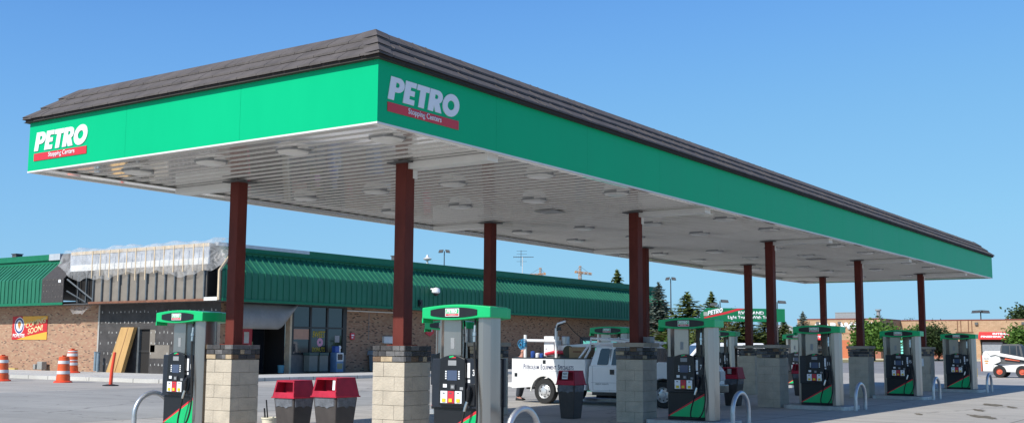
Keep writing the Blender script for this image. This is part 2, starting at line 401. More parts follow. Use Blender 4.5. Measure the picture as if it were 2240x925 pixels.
# ================================================================== SETTING
def sheet(name, mtl, x0, y0, x1, y1, z):
    m = MB(); m.face([(x0,y0,z),(x1,y0,z),(x1,y1,z),(x0,y1,z)]); return m.build(name, mtl, kind='structure', fix=False)
sheet('ground', M['ground'], -700, -700, 2600, 2600, -.012)
sheet('asphalt_lot', M['asphalt'], 40, -200, 159, 300, -.006)
sheet('concrete_lot', M['concrete'], -60, -60, 63.5, 100, 0)
sheet('drive_lane', M['lane'], -60, 10.5, 19, 24.5, .004)
m = MB()
pts = [(19.0+1.6, 27.5)] + [(76, 27.5), (76, 31.6), (24.9, 31.6), (24.9, 90), (19.0, 90), (19.0, 29.1)] + arc(20.6, 29.1, 1.6, 180, 262, 6)
m.prism(pts, 'z', -.01, .16); m.build('sidewalk', M['walk'], kind='structure', bevel=.02)
m = MB(); m.prism([(157, 20), (170.9, 20), (170.9, 40.3), (160, 40.3), (160, 60), (157, 60)], 'z', -.01, .2); m.build('far_kerb', mat('far_kerb_buff', (.55, .47, .33), .85), kind='structure')
sheet('grass_verge', M['grass'], 76, 33, 158, 140, .01)

# ================================================================== CANOPY
ZB, ZT, L, W = 4.4655, 5.2727, 37.51, 7.83
X0, DX, ROWA, ROWB = 2.8025, 7.7395, 1.8667, 5.7294
can = thing('fuel_canopy', 'long green fuel canopy with brown tiled roof edge on ten maroon columns', 'canopy')
# fascia: four boards meeting at mitred corners, seams every 2.44
t = .06
def fascia(name, a, b, inward):
    m = MB(); a = Vector(a); b = Vector(b); inward = Vector(inward)
    n = max(2, round((b-a).length/2.6)); d = (b-a)/n
    for i in range(n):
        p = a+d*i; q = a+d*(i+1); g = (b-a).normalized()*.0016
        ia = inward*t+((b-a).normalized()*t if i == 0 else Vector()); ib = inward*t-((b-a).normalized()*t if i == n-1 else Vector())
        p2 = p+(g if i else g*0); q2 = q-(g if i < n-1 else g*0)
        bt = [p2, q2, q2+ib, p2+ia]
        m.hexa([(v.x, v.y, ZB-.02) for v in bt], [(v.x, v.y, ZT+.02) for v in bt])
    return m.build(name, M['fascia'], can)
fW = fascia('fascia_panel', (0, W, 0), (0, 0, 0), (1, 0, 0))
fS = fascia('fascia_panel', (0, 0, 0), (L, 0, 0), (0, 1, 0))
fE = fascia('fascia_panel', (L, 0, 0), (L, W, 0), (-1, 0, 0))
fN = fascia('fascia_panel', (L, W, 0), (0, W, 0), (0, -1, 0))
# bottom trim lip
m = MB()
for (a, b, c, d) in ((.0, .0, L, .07), (0, W-.07, L, W), (0, .071, .07, W-.071), (L-.07, .071, L, W-.071)):
    m.box(a-.004 if a == 0 else a, b-.004 if b == 0 else b, ZB-.045, c+.004 if c == L else c, d+.004 if d == W else d, ZB-.021)
m.build('bottom_trim', M['trim_white'], can)
# soffit planks running across the canopy
m = MB(); x = .075; k = 0; pw = .298
while x < L-.08:
    e = min(x+pw, L-.075); tl = .012
    a, b = ZB+.004, ZB+.004+tl
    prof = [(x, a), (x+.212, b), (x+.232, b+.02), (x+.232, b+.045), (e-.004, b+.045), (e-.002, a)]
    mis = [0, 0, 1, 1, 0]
    ys = [.075]+[W*.25*j+rnd.uniform(-.1, .1) for j in (1, 2, 3)]+[W-.075]
    jit = [rnd.uniform(-.0006, .0006) for _ in ys]
    for j in range(len(ys)-1):
        for q in range(5):
            p0, p1 = prof[q], prof[q+1]; g0 = 1 if q == 0 else .2; g1 = .2
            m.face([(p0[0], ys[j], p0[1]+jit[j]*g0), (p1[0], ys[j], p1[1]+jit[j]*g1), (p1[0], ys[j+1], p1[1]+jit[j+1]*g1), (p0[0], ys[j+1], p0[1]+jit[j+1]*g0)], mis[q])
    x += pw; k += 1
m.build('soffit', [M['soffit'], mat('soffit_joint_shade', (.075, .074, .072), .5)], can, fix=False)  # shadow gaps between planks painted in as a near-black joint colour
m = MB(); m.box(.07, .07, ZB+.11, L-.07, W-.07, ZB+.13); m.build('deck', M['trim_white'], can)
# flat band along the far edge
m = MB(); m.box(.075, W-.42, ZB-.02, L-.075, W-.072, ZB-.004); m.box(.075, .072, ZB-.02, L-.075, .20, ZB-.004); m.build('soffit_border', M['soffit'], can)
# drain boxes from the columns to the edges
for i in range(5):
    cx = X0+DX*i
    for (y0, y1) in ((.205, ROWA-.02), (ROWB+.02, W-.425)):
        m = MB(); m.box(cx-.06, y0, ZB-.12, cx+.22, y1, ZB-.004)
        if y0 < 1: m.box(cx+.06, y1-.10, ZB-.26, cx+.17, y1, ZB-.12)
        m.build('drain_box', M['trim_white'], can, bevel=.006)
# recessed-lamp housings
lx = [1.1, 5.08, 7.75, 12.8, 15.45, 20.5, 23.28, 28.1, 30.65, 34.6]
ly = [.78, 2.65, 4.5, 6.35]
lm = None
for xx in lx:
    for yy in ly:
        if lm is None:
            m = MB()
            def octo(r, z, q=.55): return [(r*c, r*s, z) for c, s in ((1, q), (q, 1), (-q, 1), (-1, q), (-1, -q), (-q, -1), (q, -1), (1, -q))]
            m.loft([octo(.235, .02), octo(.235, -.006), octo(.205, -.006)], mi=1); m.loft([octo(.20, .02), octo(.21, -.012), octo(.19, -.034), octo(.15, -.045)]); lm = m.build('lamp_housing', [M['lens'], M['grey_metal']], can); lm.location = (xx, yy, ZB)
        else:
            o = lm.copy(); COL.objects.link(o); o.location = (xx, yy, ZB)
m = MB()
for (hx, hy) in ((9.5, 3.4), (24.9, 2.9)):
    m = MB(); m.box(hx-.25, hy-.25, ZB-.012, hx+.25, hy+.25, ZB-.002); m.build('access_hatch', M['grey_metal'], can)
# tile mansard
def tiles():
    m = MB(); NC = 3; s_lo, z_lo, s_hi, z_hi = -.09, ZT+.005, .50, ZT+.53
    def P3(side, along, s, z):
        if side == 'S': return (along, s, z)
        if side == 'N': return (along, W-s, z)
        if side == 'W': return (s, along, z)
        return (L-s, along, z)
    sl = (z_hi-z_lo)/(s_hi-s_lo)
    for side, LEN in (('S', L), ('N', L), ('W', W), ('E', W)):
        for c in range(NC):
            a = s_lo+(s_hi-s_lo)*c/NC; b = s_lo+(s_hi-s_lo)*(c+1)/NC+.06
            x = a+rnd.uniform(0, .2)
            x = a
            while x < LEN-a:
                wd = rnd.choice([.22, .3, .34, .4]); e = min(x+wd, LEN-a)
                up = .078+rnd.uniform(-.002, .003)
                za, zb_ = z_lo+(a-s_lo)*sl, z_lo+(b-s_lo)*sl
                cl = lambda q, s: min(max(q, s), LEN-s)
                x_, e_ = x+.003, e-.003
                lo = [P3(side, cl(x_, a), a, za+up-.030), P3(side, cl(e_, a), a, za+up-.030), P3(side, cl(e_, b), b, zb_), P3(side, cl(x_, b), b, zb_)]
                hi = [P3(side, cl(x_, a), a, za+up), P3(side, cl(e_, a), a, za+up), P3(side, cl(e_, b), b, zb_+.028), P3(side, cl(x_, b), b, zb_+.028)]
                m.hexa(lo, hi, 0)
                m.hexa([P3(side, cl(x, a+.035), a+.035, za+up-.080), P3(side, cl(e, a+.035), a+.035, za+up-.080), P3(side, cl(e, b), b, zb_-.02), P3(side, cl(x, b), b, zb_-.02)], [P3(side, cl(x, a+.035), a+.035, za+up-.026), P3(side, cl(e, a+.035), a+.035, za+up-.026), P3(side, cl(e, b), b, zb_-.002), P3(side, cl(x, b), b, zb_-.002)], 1)
                if side in 'SN' and rnd.random() < .6:
                    w2 = .016
                    m.hexa([P3(side, cl(x_, a), a, za+up), P3(side, cl(x_+w2, a), a, za+up), P3(side, cl(x_+w2, b), b, zb_+.028), P3(side, cl(x_, b), b, zb_+.028)], [P3(side, cl(x_, a), a, za+up+.010), P3(side, cl(x_+w2, a), a, za+up+.010), P3(side, cl(x_+w2, b), b, zb_+.036), P3(side, cl(x_, b), b, zb_+.036)], 0)
                x = e
        # solid under-slope in the painted shade colour so that gaps read dark
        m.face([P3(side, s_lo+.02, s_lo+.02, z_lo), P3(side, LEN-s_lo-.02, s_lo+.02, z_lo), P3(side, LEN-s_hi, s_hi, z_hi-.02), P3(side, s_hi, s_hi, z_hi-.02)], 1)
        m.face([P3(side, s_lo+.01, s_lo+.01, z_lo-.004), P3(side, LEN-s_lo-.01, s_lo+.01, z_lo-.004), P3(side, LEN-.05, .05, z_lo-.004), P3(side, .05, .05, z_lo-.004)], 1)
    # hip caps
    for (cx, cy, dx, dy) in ((0, 0, 1, 1), (0, W, 1, -1), (L, 0, -1, 1), (L, W, -1, -1)):
        for c in range(NC):
            a = s_lo+(s_hi-s_lo)*c/NC-.012; b = s_lo+(s_hi-s_lo)*(c+1)/NC+.04
            za = z_lo+(a-s_lo)*sl; zb_ = z_lo+(b-s_lo)*sl; w = .26; h = .022
            p = lambda s, ox, oy, z: (cx+dx*(s+ox), cy+dy*(s+oy), z)
            r0 = [p(a, w, 0, za+.088), p(a, 0, 0, za+.10), p(a, 0, w, za+.088), p(a, 0, w, za+.05), p(a, 0, 0, za+.06), p(a, w, 0, za+.05)]
            r1 = [p(b, w, 0, zb_+.042), p(b, 0, 0, zb_+.055), p(b, 0, w, zb_+.042), p(b, 0, w, zb_+.0), p(b, 0, 0, zb_+.0), p(b, w, 0, zb_+.0)]
            m.loft([r0, r1], 0)
    m.face([(s_hi, s_hi, z_hi), (L-s_hi, s_hi, z_hi), (L-s_hi, W-s_hi, z_hi), (s_hi, W-s_hi, z_hi)], 1)
    return m.build('tiled_roof', [M['tile'], M['tile_shade']], can)
tiles()
# fascia logos
def logo(parent, org, U, wid=1.55):
    org = Vector(org); Uv = Vector(U); Z = Vector(UZ)
    flat(heavy_petro(wid, .315), 'lettering', M['white_sign'], parent, org+Z*.165, U, UZ, .012)
    plate(rect(wid*.995, .125), 'red_bar', M['red_sign'], parent, org, U, UZ, .010)
    text('Stopping Centers', 'lettering', M['white_sign'], parent, org+Uv*.42+Z*.012+Uv.cross(Z)*.0105, U, UZ, w=.72, h=.105, bold=.012, depth=.004)
logo(fS, (.19, -.001, 4.615), US)
logo(fW, (-.001, 7.655, 4.605), UW, 1.46)

# columns with masonry piers
def ledge_band(m, half, z0, z1, seed):
    r = random.Random(seed); rows = 3; rh = (z1-z0)/rows
    for k in range(rows):
        for side in range(4):
            x = -half
            while x < half-.01:
                w = r.choice([.10, .15, .19, .24]); e = min(half, x+w)
                if half-e < .07: e = half
                pr = r.uniform(.0, .014); mi = r.choices([1, 2, 3, 4], [5, 4, 1.6, 1.4])[0]
                hz = r.uniform(0, .006)
                a, b, za, zb = x+.004, e-.004, z0+k*rh+.004+hz, z0+(k+1)*rh-.003
                if side == 0: m.box(-half-pr, a, za, -half+.08, b, zb, mi)
                elif side == 1: m.box(half-.08, a, za, half+pr, b, zb, mi)
                elif side == 2: m.box(a, -half-pr, za, b, -half+.08, zb, mi)
                else: m.box(a, half-.08, za, b, half+pr, zb, mi)
                x = e
for i in range(5):
    for j, cy in enumerate((ROWA, ROWB)):
        cx = X0+DX*i
        m = MB(); m.box(-.11, -.11, 1.3, .11, .11, ZB)
        col = m.build('column', M['maroon'], can, bevel=.012); col.location = (cx, cy, 0)
        m = MB(); m.box(-.21, -.21, ZB-.03, .21, .21, ZB-.012); m.build('collar_plate', M['dgrey'], col)
        m = MB(); m.box(-.17, -.17, 1.56 if i == 0 else 1.655, .17, .17, 1.575 if i == 0 else 1.67); m.build('base_plate', M['maroon'], col)
        hb = .315
        m = MB(); m.box(-hb+.02, -hb+.02, -.01, hb-.02, hb-.02, 1.305, 1)
        nC = 6; ch = 1.305/nC
        for k in range(nC):
            off = .10 if k % 2 else -.12
            for side in range(4):
                for (a, b) in ((-hb, off), (off, hb)):
                    a2 = a+(.0 if a == -hb else .0025); b2 = b-(.0 if b == hb else .0025); z0 = k*ch+.003; z1 = (k+1)*ch-.003
                    pr = rnd.uniform(0, .003)
                    if side == 0: m.box(-hb-pr, a2, z0, -hb+.05, b2, z1)
                    elif side == 1: m.box(hb-.05, a2, z0, hb+pr, b2, z1)
                    elif side == 2: m.box(a2, -hb-pr, z0, b2, -hb+.05, z1)
                    else: m.box(a2, hb-.05, z0, b2, hb+pr, z1)
        m.build('block_pier', [M['block'], M['mortar']], col)
        m = MB(); m.box(-hb+.03, -hb+.03, 1.306, hb-.03, hb-.03, 1.545, 0); ledge_band(m, hb+.006, 1.31, 1.56, i*7+j)
        m.build('stone_band', [M['mortar'], M['stone_a'], M['stone_b'], M['stone_c'], M['stone_d']], col, bevel=.004)
        if i > 0:
            m = MB(); c0 = hb+.05
            m.box(-c0, -c0, 1.565, -.003, c0, 1.655); m.box(.003, -c0, 1.565, c0, c0, 1.655); m.build('cap_stone', M['cap'], col, bevel=.008)

# ================================================================== PUMPS
def make_pump():
    p = thing('fuel_pump', '', 'fuel pump', (0, 0, 0), 0, 'fuel pumps under the canopy')
    m = MB()
    for s in (1, -1):
        # octagonal corner column of stainless steel, one at each end, point symmetric
        cs = [(-.36, -.42), (-.36, -.51), (-.29, -.605), (-.08, -.62), (-.03, -.59), (-.03, -.40)]
        m.prism([(s*a, s*b) for a, b in cs], 'z', .10, 1.99)
    m.build('steel_column', M['steel'], p, bevel=.012)
    m = MB(); m.box(-.29, -.40, .10, .29, .40, 1.36); m.build('cabinet', M['steel'], p)
    for s in (1, -1):
        f = lambda pts: [(s*a, s*b) for a, b in pts]
        # upper folded panel, closed box
        m = MB(); m.prism(f([(-.10, .46), (-.24, .30), (-.24, -.02), (-.20, -.02), (-.20, .28), (-.05, .44)]), 'z', 1.37, 1.975)
        o = m.build('upper_panel', M['steel'], p)
        if s == 1:
            m = MB(); m.box(-.2435, .10, 1.52, -.241, .17, 1.68); m.build('rating_plate', M['grey_metal'], o)
        # lower door
        m = MB(); m.box(s*-.30, s*-.385, .11, s*-.291, s*.425, .66); o = m.build('lower_door', M['black'], p)
        m = MB(); m.prism(f([(-.304, 0)]) if 0 else [(s*-.385, .17), (s*.40, .17), (s*-.385, .60)], 'x', s*-.301, s*-.306); m.build('green_panel', M['pgreen'], o)
        m = MB(); m.prism([(s*.40, .17), (s*.425, .17), (s*.425, .185), (s*-.385, .645), (s*-.385, .60)], 'x', s*-.301, s*-.305); m.build('red_stripe', M['red_sign'], o)
        m = MB(); m.box(s*-.31, s*-.40, .10, s*-.29, s*.43, .165); m.build('kick_plate', M['black'], o)
        # display head
        m = MB(); m.prism([(s*-.39, .655), (s*.435, .655), (s*.435, 1.375), (s*-.39, 1.375)], 'x', s*-.285, s*-.345); hd = m.build('display_head', M['navy'], p, bevel=.012)
        m = MB(); top = [(s*(.245-.455*i/8), 1.375+.055*math.sin(math.pi*i/8)) for i in range(9)]
        m.prism([(s*.265, .70)]+top+[(s*-.225, .70)][:1], 'x', s*-.346, s*-.40); bez = m.build('console', M['black'], hd, bevel=.012)
        q = -.4005
        def pl(y0, z0, y1, z1, mt, nm, d=.004, base=q):
            m = MB(); m.box(s*base, s*y0, z0, s*(base-d), s*y1, z1); return m.build(nm, mt, hd)
        m = MB(); m.prism([(s*.07, 1.385), (s*.07, 1.41), (s*.0, 1.42), (s*-.02, 1.402)], 'x', s*q, s*(q-.004)); m.build('badge', M['pgreen'], hd)
        m = MB(); m.prism([(s*.045, 1.384), (s*-.02, 1.400), (s*-.05, 1.398), (s*-.05, 1.383)], 'x', s*q, s*(q-.003)); m.build('badge', M['red_sign'], hd)
        pl(-.06, 1.275, .09, 1.35, M['grey_metal'], 'speaker_grille'); pl(-.075, 1.06, .105, 1.205, M['lcd'], 'screen')
        m = MB()
        for k in range(4):
            for yb in (.125, -.115): m.box(s*q, s*(yb-.012), 1.078+k*.033, s*(q-.008), s*(yb+.014), 1.078+k*.033+.021)
        m.build('soft_keys', M['white_sign'], hd)
        pl(.11, .955, .18, 1.005, M['white_sign'], 'card_reader'); pl(-.05, .93, .03, 1.0, M['dgrey'], 'keypad', .02); pl(-.035, .945, .015, .985, M['grey_metal'], 'keypad_keys', .004, q-.0205)
        pl(-.19, .925, -.13, .965, M['grey_metal'], 'receipt_slot')
        for k, (mt, y0) in enumerate(((M['white_sign'], .10), (M['red'], -.025), (M['white_sign'], -.165))):
            pl(y0, .73, y0+(.125 if k != 1 else .118), .905, mt, 'grade_panel'); pl(y0+.03, .745, y0+.09, .795, M['yellow'], 'grade_button', .012, q-.0045)
            pl(y0+.045, .865, y0+.085, .88, M['dgrey'], 'grade_label', .002, q-.0045)
        pl(-.272, 1.10, -.225, 1.315, M['white_sign'], 'instruction_strip', .004, -.3455); pl(-.275, 1.03, -.235, 1.075, M['white_sign'], 'price_label', .004, -.3455)
        # nozzle, boot and hose
        m = MB(); m.box(s*-.345, s*-.375, .70, s*-.372, s*-.245, 1.02); m.build('nozzle_boot', M['black'], hd, bevel=.01)
        m = MB(); m.tube([(s*-.40, s*-.30, .98), (s*-.43, s*-.31, .93), (s*-.42, s*-.30, .84), (s*-.41, s*-.275, .76)], [.022, .034, .030, .022]); nz = m.build('nozzle', M['black'], p, smooth=True)
        m = MB(); m.tube([(s*-.41, s*-.275, .77), (s*-.425, s*-.255, .69), (s*-.43, s*-.235, .62)], [.02, .024, .02]); m.build('nozzle_swivel', M['chrome'], nz, smooth=True)
        m = MB(); top = (s*-.33, s*-.355, 1.95)
        pth = [(s*-.43, s*-.235, .62), (s*-.42, s*-.20, .50), (s*-.42, s*-.14, .32), (s*-.43, s*-.13, .20), (s*-.45, s*-.17, .145), (s*-.45, s*-.25, .13), (s*-.44, s*-.36, .18), (s*-.43, s*-.44, .36), (s*-.41, s*-.46, .60), (s*-.40, s*-.43, .95), (s*-.385, s*-.38, 1.35), (s*-.37, s*-.36, 1.62)]
        # smooth the path
        for _ in range(2):
            new = [pth[0]]
            for a, b in zip(pth, pth[1:]):
                a = Vector(a); b = Vector(b); new += [a.lerp(b, .25), a.lerp(b, .75)]
            pth = new+[pth[-1]]
        m.tube(pth, .016, 6); m.build('hose', M['rubber'], p, smooth=True)
        m = MB(); m.tube([(s*-.37, s*-.36, 1.62), (s*-.365, s*-.358, 1.70)], .022); m.tube([(s*-.365, s*-.358, 1.705), (s*-.36, s*-.357, 1.76)], .03); m.tube([(s*-.36, s*-.357, 1.765), (s*-.35, s*-.356, 1.86)], .02)
        o = m.build('breakaway', M['chrome'], p, smooth=True)
        m = MB(); m.tube([(s*-.35, s*-.356, 1.86), (s*-.33, s*-.355, 1.97)], .014); m.build('whip_hose', M['rubber'], o, smooth=True)
        # header half
        m = MB(); n = 12
        ya, yb_ = (-.69, .57) if s == 1 else (-.60, .45)
        prof = [(s*(ya+(yb_-ya)*i/n), 2.125+.042*math.sin(math.pi*i/n)) for i in range(n+1)]
        low = [(s*(yb_-(yb_-ya)*i/n), 1.968-.030*math.sin(math.pi*min(1, i/(n-2)) if i < n-2 else 0)) for i in range(n+1)]
        m.prism(prof+low, 'x', s*-.44, s*.02); h = m.build('header', M['pgreen'], p, bevel=.014)
        if s == 1:
            m = MB(); m.box(s*-.44, s*.545, 1.90, s*-.2, s*.568, 1.97); m.build('header_tab', M['pgreen'], h)
        pts = [(s*(.40-.86*i/14), 2.047+.077*(math.sin(math.pi*(i+1.2)/16.4))**.45) for i in range(15)]+[(s*(-.46+.86*i/14), 2.045-.072*(math.sin(math.pi*(i+1.2)/16.4))**.45) for i in range(15)]
        m = MB(); m.prism(pts, 'x', s*-.4405, s*-.452); m.build('black_panel', M['black'], h, bevel=.003)
        o_ = (s*-.4525, s*.115, 1.992); U = (0, -s, 0)
        pa = plate(rect(.255, .115), 'logo_plate', M['white_sign'], h, o_, U, UZ, .004)
        sv = Vector((0, -s, 0)); ov = Vector(o_)+Vector((s*-.0045, 0, 0))
        plate(rect(.235, .063), 'logo_plate', M['pgreen'], h, ov+sv*.01+Vector((0, 0, .043)), U, UZ, .002)
        plate(rect(.235, .026), 'logo_plate', M['red_sign'], h, ov+sv*.01+Vector((0, 0, .010)), U, UZ, .002)
        flat(heavy_petro(.195, .052), 'lettering', M['white_sign'], h, ov+sv*.026+Vector((s*-.0022, 0, .049)), U, UZ, .002)
        text('Stopping Centers', 'lettering', M['white_sign'], h, ov+sv*.06+Vector((s*-.0022, 0, .014)), U, UZ, w=.13, h=.017, depth=.002)
    return p
PUMPS = [(0, 1, 1), (0, 0, 3), (1, 1, 5), (1, 0, 7), (2, 1, 9), (2, 0, 11), (3, 1, 13), (3, 0, 15), (4, 1, 17), (4, 0, 19)]
LBL = {1: 'leftmost fuel pump, beside a pier and facing the stripped store corner',
       3: 'nearest fuel pump numbered 3, beside the uncapped stone pier',
       5: 'fuel pump mostly hidden behind the nearest pump numbered 3',
       7: 'fuel pump numbered 7, just right of the pier that hides the utility truck cab',
       9: 'fuel pump standing behind the white utility truck, against the store wall',
       11: 'fuel pump numbered 11 on the third island, in front of the red exterior awning',
       13: 'fuel pump numbered 13, half hidden behind pump 7 and a red topped bin',
       15: 'fuel pump numbered 15 on the fourth island, in front of the turquoise slatted wall',
       17: 'fuel pump on the farthest island with a gabled white house behind it',
       19: 'farthest fuel pump numbered 19, last of the row before the skid loader'}
p0 = make_pump()
def num_on(p, n):
    for s in (1, -1):
        hd = [c for c in p.children if c.name.startswith('display_head')][0 if s == 1 else 1]
        k = n if s == 1 else n+1
        w = .042 if k < 10 else .07
        text(str(k), 'pump_number', M['white_sign'], hd, (s*-.3455, s*(-.318+ (0 if k < 10 else .012)), 1.125), (0, -s, 0), UZ, w=w, h=.095, bold=.035, depth=.004)
isl0 = None
for q, (i, far, n) in enumerate(PUMPS):
    loc = (X0+DX*i, .55 if not far else 6.75, 0)
    if q == 0:
        p = p0; p.location = loc; p['label'] = LBL[n]
    else:
        p = copy_thing(p0, loc, LBL[n])
bpy.context.view_layer.update()
roots = [o for o in bpy.data.objects if o.parent is None and o.name.startswith('fuel_pump')]
for (i, far, n) in PUMPS:
    p = [o for o in roots if o['label'] == LBL[n]][0]; num_on(p, n)
# raised pads under the pumps
ISL = {}
for q, (i, far, n) in enumerate(PUMPS):
    loc = (X0+DX*i, .55 if not far else 6.75, 0)
    lab = 'low concrete pad with steel nosing under '+(f'the pump numbered {n}' if n in (3, 7, 11, 13, 15, 19) else {1: 'the pump facing the store doorway', 5: 'the pump hidden behind pump 3', 9: 'the pump behind the utility truck', 17: 'the pump before the gabled white house'}[n])
    if isl0 is None:
        isl0 = thing('pump_island', lab, 'pump island', loc, 0, 'raised pads under the pumps')
        def rr(x, y, r, z):
            out = []
            for (cx, cy, a) in ((x-r, y-r, 0), (-x+r, y-r, 90), (-x+r, -y+r, 180), (x-r, -y+r, 270)): out += [(a_[0], a_[1], z) for a_ in arc(cx, cy, r, a, a+90, 4)]
            return out
        m = MB(); m.loft([rr(.54, .86, .16, -.005), rr(.54, .86, .16, .098)]); m.build('pad', M['island'], isl0)
        m = MB(); m.loft([rr(.556, .876, .17, .0), rr(.556, .876, .17, .092), rr(.545, .865, .165, .1)], cap=False); m.build('steel_nosing', M['galv'], isl0)
    else: copy_thing(isl0, loc, lab)
# loop bollards
def loop_mesh():
    m = MB(); r = .40; pth = [(-r, 0, -.01), (-r, 0, .15), (-r, 0, .28)]+[(-r*math.cos(R_(a)), 0, .28+.39*math.sin(R_(a))) for a in range(12, 180, 12)]+[(r, 0, .28), (r, 0, .15), (r, 0, -.01)]
    m.tube(pth, .046, 12); return m
bl = None
for (x, y, lab) in ((X0, -.43, 'galvanised loop bollard in front of the pump numbered 3'), (X0+DX, -.48, 'galvanised loop bollard in front of the pump numbered 7'), (X0+2*DX, -.48, 'galvanised loop bollard beside the pump numbered 11'), (X0+3*DX, -.47, 'galvanised loop bollard beside the pump numbered 15'), (X0+4*DX+.05, -.45, 'farthest galvanised loop bollard, in front of the skid loader'), (X0-.05, 7.80, 'galvanised loop bollard at the store end of the nearest island')):
    if bl is None: bl = tag(loop_mesh().build('loop_bollard', M['galv'], smooth=True), lab, 'bollard', 'steel loop bollards guarding the pumps'); bl.location = (x, y, 0)
    else: o = bl.copy(); COL.objects.link(o); o.location = (x, y, 0); o['label'] = lab

# ================================================================== BINS AND SMALL THINGS UNDER THE CANOPY
def make_bin():
    b = thing('trash_bin', '', 'trash bin', (0, 0, 0), 0, 'red topped trash bins')
    def sq(h, z, k=1): return [(-h, -h*k, z), (h, -h*k, z), (h, h*k, z), (-h, h*k, z)]
    m = MB(); m.loft([sq(.185, .0), sq(.25, .73)]); m.build('bin_body', M['bin'], b, bevel=.02)
    m = MB(); r = random.Random(3); n = 28
    def ring(h, z, j):
        out = []
        for i in range(n):
            a = 2*math.pi*i/n; c, s = math.cos(a), math.sin(a); k = 1/max(abs(c), abs(s)); k = min(k, 1.32)
            out.append((c*h*k, s*h*k, z+r.uniform(-j, j)))
        return out
    m.loft([ring(.246, .575, .028), ring(.252, .64, .012), ring(.262, .745, .004)], cap=False); m.build('bin_liner', M['liner'], b, smooth=True)
    m = MB(); B, T, z0, z1 = .270, .222, .745, 1.03
    lerp = lambda t: (B+(T-B)*t, z0+(z1-z0)*t)
    hb, zb = lerp(.30); ht, zt = lerp(.92)
    m.box(-.283, -.283, .728, .283, .283, .75)
    # side walls
    m.hexa([(-B, -B, z0), (B, -B, z0), (B, -B+.02, z0), (-B, -B+.02, z0)], [(-T, -T, z1), (T, -T, z1), (T, -T+.02, z1), (-T, -T+.02, z1)])
    m.hexa([(-B, B-.02, z0), (B, B-.02, z0), (B, B, z0), (-B, B, z0)], [(-T, T-.02, z1), (T, T-.02, z1), (T, T, z1), (-T, T, z1)])
    for s in (1, -1):      # openings front and back
        f = lambda h, y, z, d=0: (-s*(h-d), y, z)
        m.hexa([f(B, -B, z0), f(B, B, z0), f(B, B, z0, .02), f(B, -B, z0, .02)], [f(hb, -hb, zb), f(hb, hb, zb), f(hb, hb, zb, .02), f(hb, -hb, zb, .02)])
        m.hexa([f(ht, -ht, zt), f(ht, ht, zt), f(ht, ht, zt, .02), f(ht, -ht, zt, .02)], [f(T, -T, z1), f(T, T, z1), f(T, T, z1, .02), f(T, -T, z1, .02)])
        for q in (1, -1):
            m.hexa([f(hb, q*hb, zb), f(hb, q*(hb-.035), zb), f(hb, q*(hb-.035), zb, .02), f(hb, q*hb, zb, .02)], [f(ht, q*ht, zt), f(ht, q*(ht-.035), zt), f(ht, q*(ht-.035), zt, .02), f(ht, q*ht, zt, .02)])
    m.box(-T, -T, z1, T, T, z1+.012); m.box(-.03, -.19, z0, .03, .19, z1-.01)
    m.build('bin_hood', M['hood_red'], b, bevel=.006)
    return b
b0 = make_bin(); b0.location = (2.80, 4.20, 0); b0.scale = (.94, .94, .94); b0['label'] = 'red hooded trash bin nearer the stone pier, left of a twin bin'
b1 = copy_thing(b0, (2.78, 3.24, 0), 'red hooded trash bin, right one of the pair, with a white notice'); b1.scale = (1.02, 1.02, 1.0)
b2 = copy_thing(b0, (10.62, 3.55, 0), 'dark red hooded trash bin with a white notice in front of the utility truck'); b2.scale = (.90, .90, 1)
b3 = copy_thing(b0, (18.30, 3.02, 0), 'red hooded trash bin with a steel flap, right of the pump numbered 7'); b3.scale = (.92, .92, 1)
b4 = copy_thing(b0, (26.0, 3.9, 0), 'far red hooded trash bin just left of the pump numbered 11'); b4.scale = (.92, .92, 1)
m = MB(); m.hexa([(-.258, -.225, .85), (-.254, -.225, .85), (-.254, -.175, .85), (-.258, -.175, .85)], [(-.232, -.21, 1.0), (-.228, -.21, 1.0), (-.228, -.16, 1.0), (-.232, -.16, 1.0)])
m.build('notice', M['white_sign'], b1)
m = MB(); m.hexa([(-.278, -.07, .86), (-.273, -.07, .86), (-.273, .09, .86), (-.278, .09, .86)], [(-.242, -.07, 1.025), (-.237, -.07, 1.025), (-.237, .09, 1.025), (-.242, .09, 1.025)])
no = m.build('notice', M['white_sign'], b2)
text('ALES', 'lettering', M['dgrey'], no, (-.263, .07, .955), UW, (.2, 0, .98), w=.12, h=.045, depth=.004)
text('SERVICE', 'lettering', M['dgrey'], no, (-.272, .08, .885), UW, (.2, 0, .98), w=.14, h=.04, depth=.004)
m = MB(); m.box(-.262, -.06, .86, -.25, .06, 1.0); m.build('steel_flap', M['chrome'], b3)
def bucket(loc, lab, mt):
    b = thing('squeegee_bucket', lab, 'bucket', loc)
    m = MB(); m.lathe([(.105, 0), (.13, .30), (.142, .30), (.142, .325), (.13, .325), (.12, .28)], n=18); m.build('bucket_body', mt, b, smooth=True)
    m = MB(); m.tube([(.02, .03, .05), (-.03, .06, .62)], .012); m.tube([(-.02, .05, .05), (-.06, .07, .48)], .014); m.build('squeegee_handle', M['black'], b)
bucket((3.0, 4.98, 0), 'cream bucket holding two squeegees beside the stone pier', M['cream'] if 0 else mat('bucket_cream', (.72, .67, .52), .5))
bucket((26.15, 2.75, 0), 'small grey washer bucket beside the far pier left of pump 15', mat('bucket_blue_grey', (.22, .28, .34), .5))
cx, cy = X0+DX, ROWA
m = MB(); m.box(.0, -.1, 0, .22, .12, .13); tag(m.build('utility_box', M['grey_metal'], loc=(cx+.13, cy-.16, 1.657), bevel=.01), 'small grey box lying on the stone cap beside the maroon column', 'box')
m = MB(); m.box(-.322, -.08, .93, -.326, .17, 1.22); tag(m.build('paper_notice', M['white_sign'], loc=(X0+4*DX, ROWA, 0)), 'white paper notice taped to the farthest front pier', 'notice')
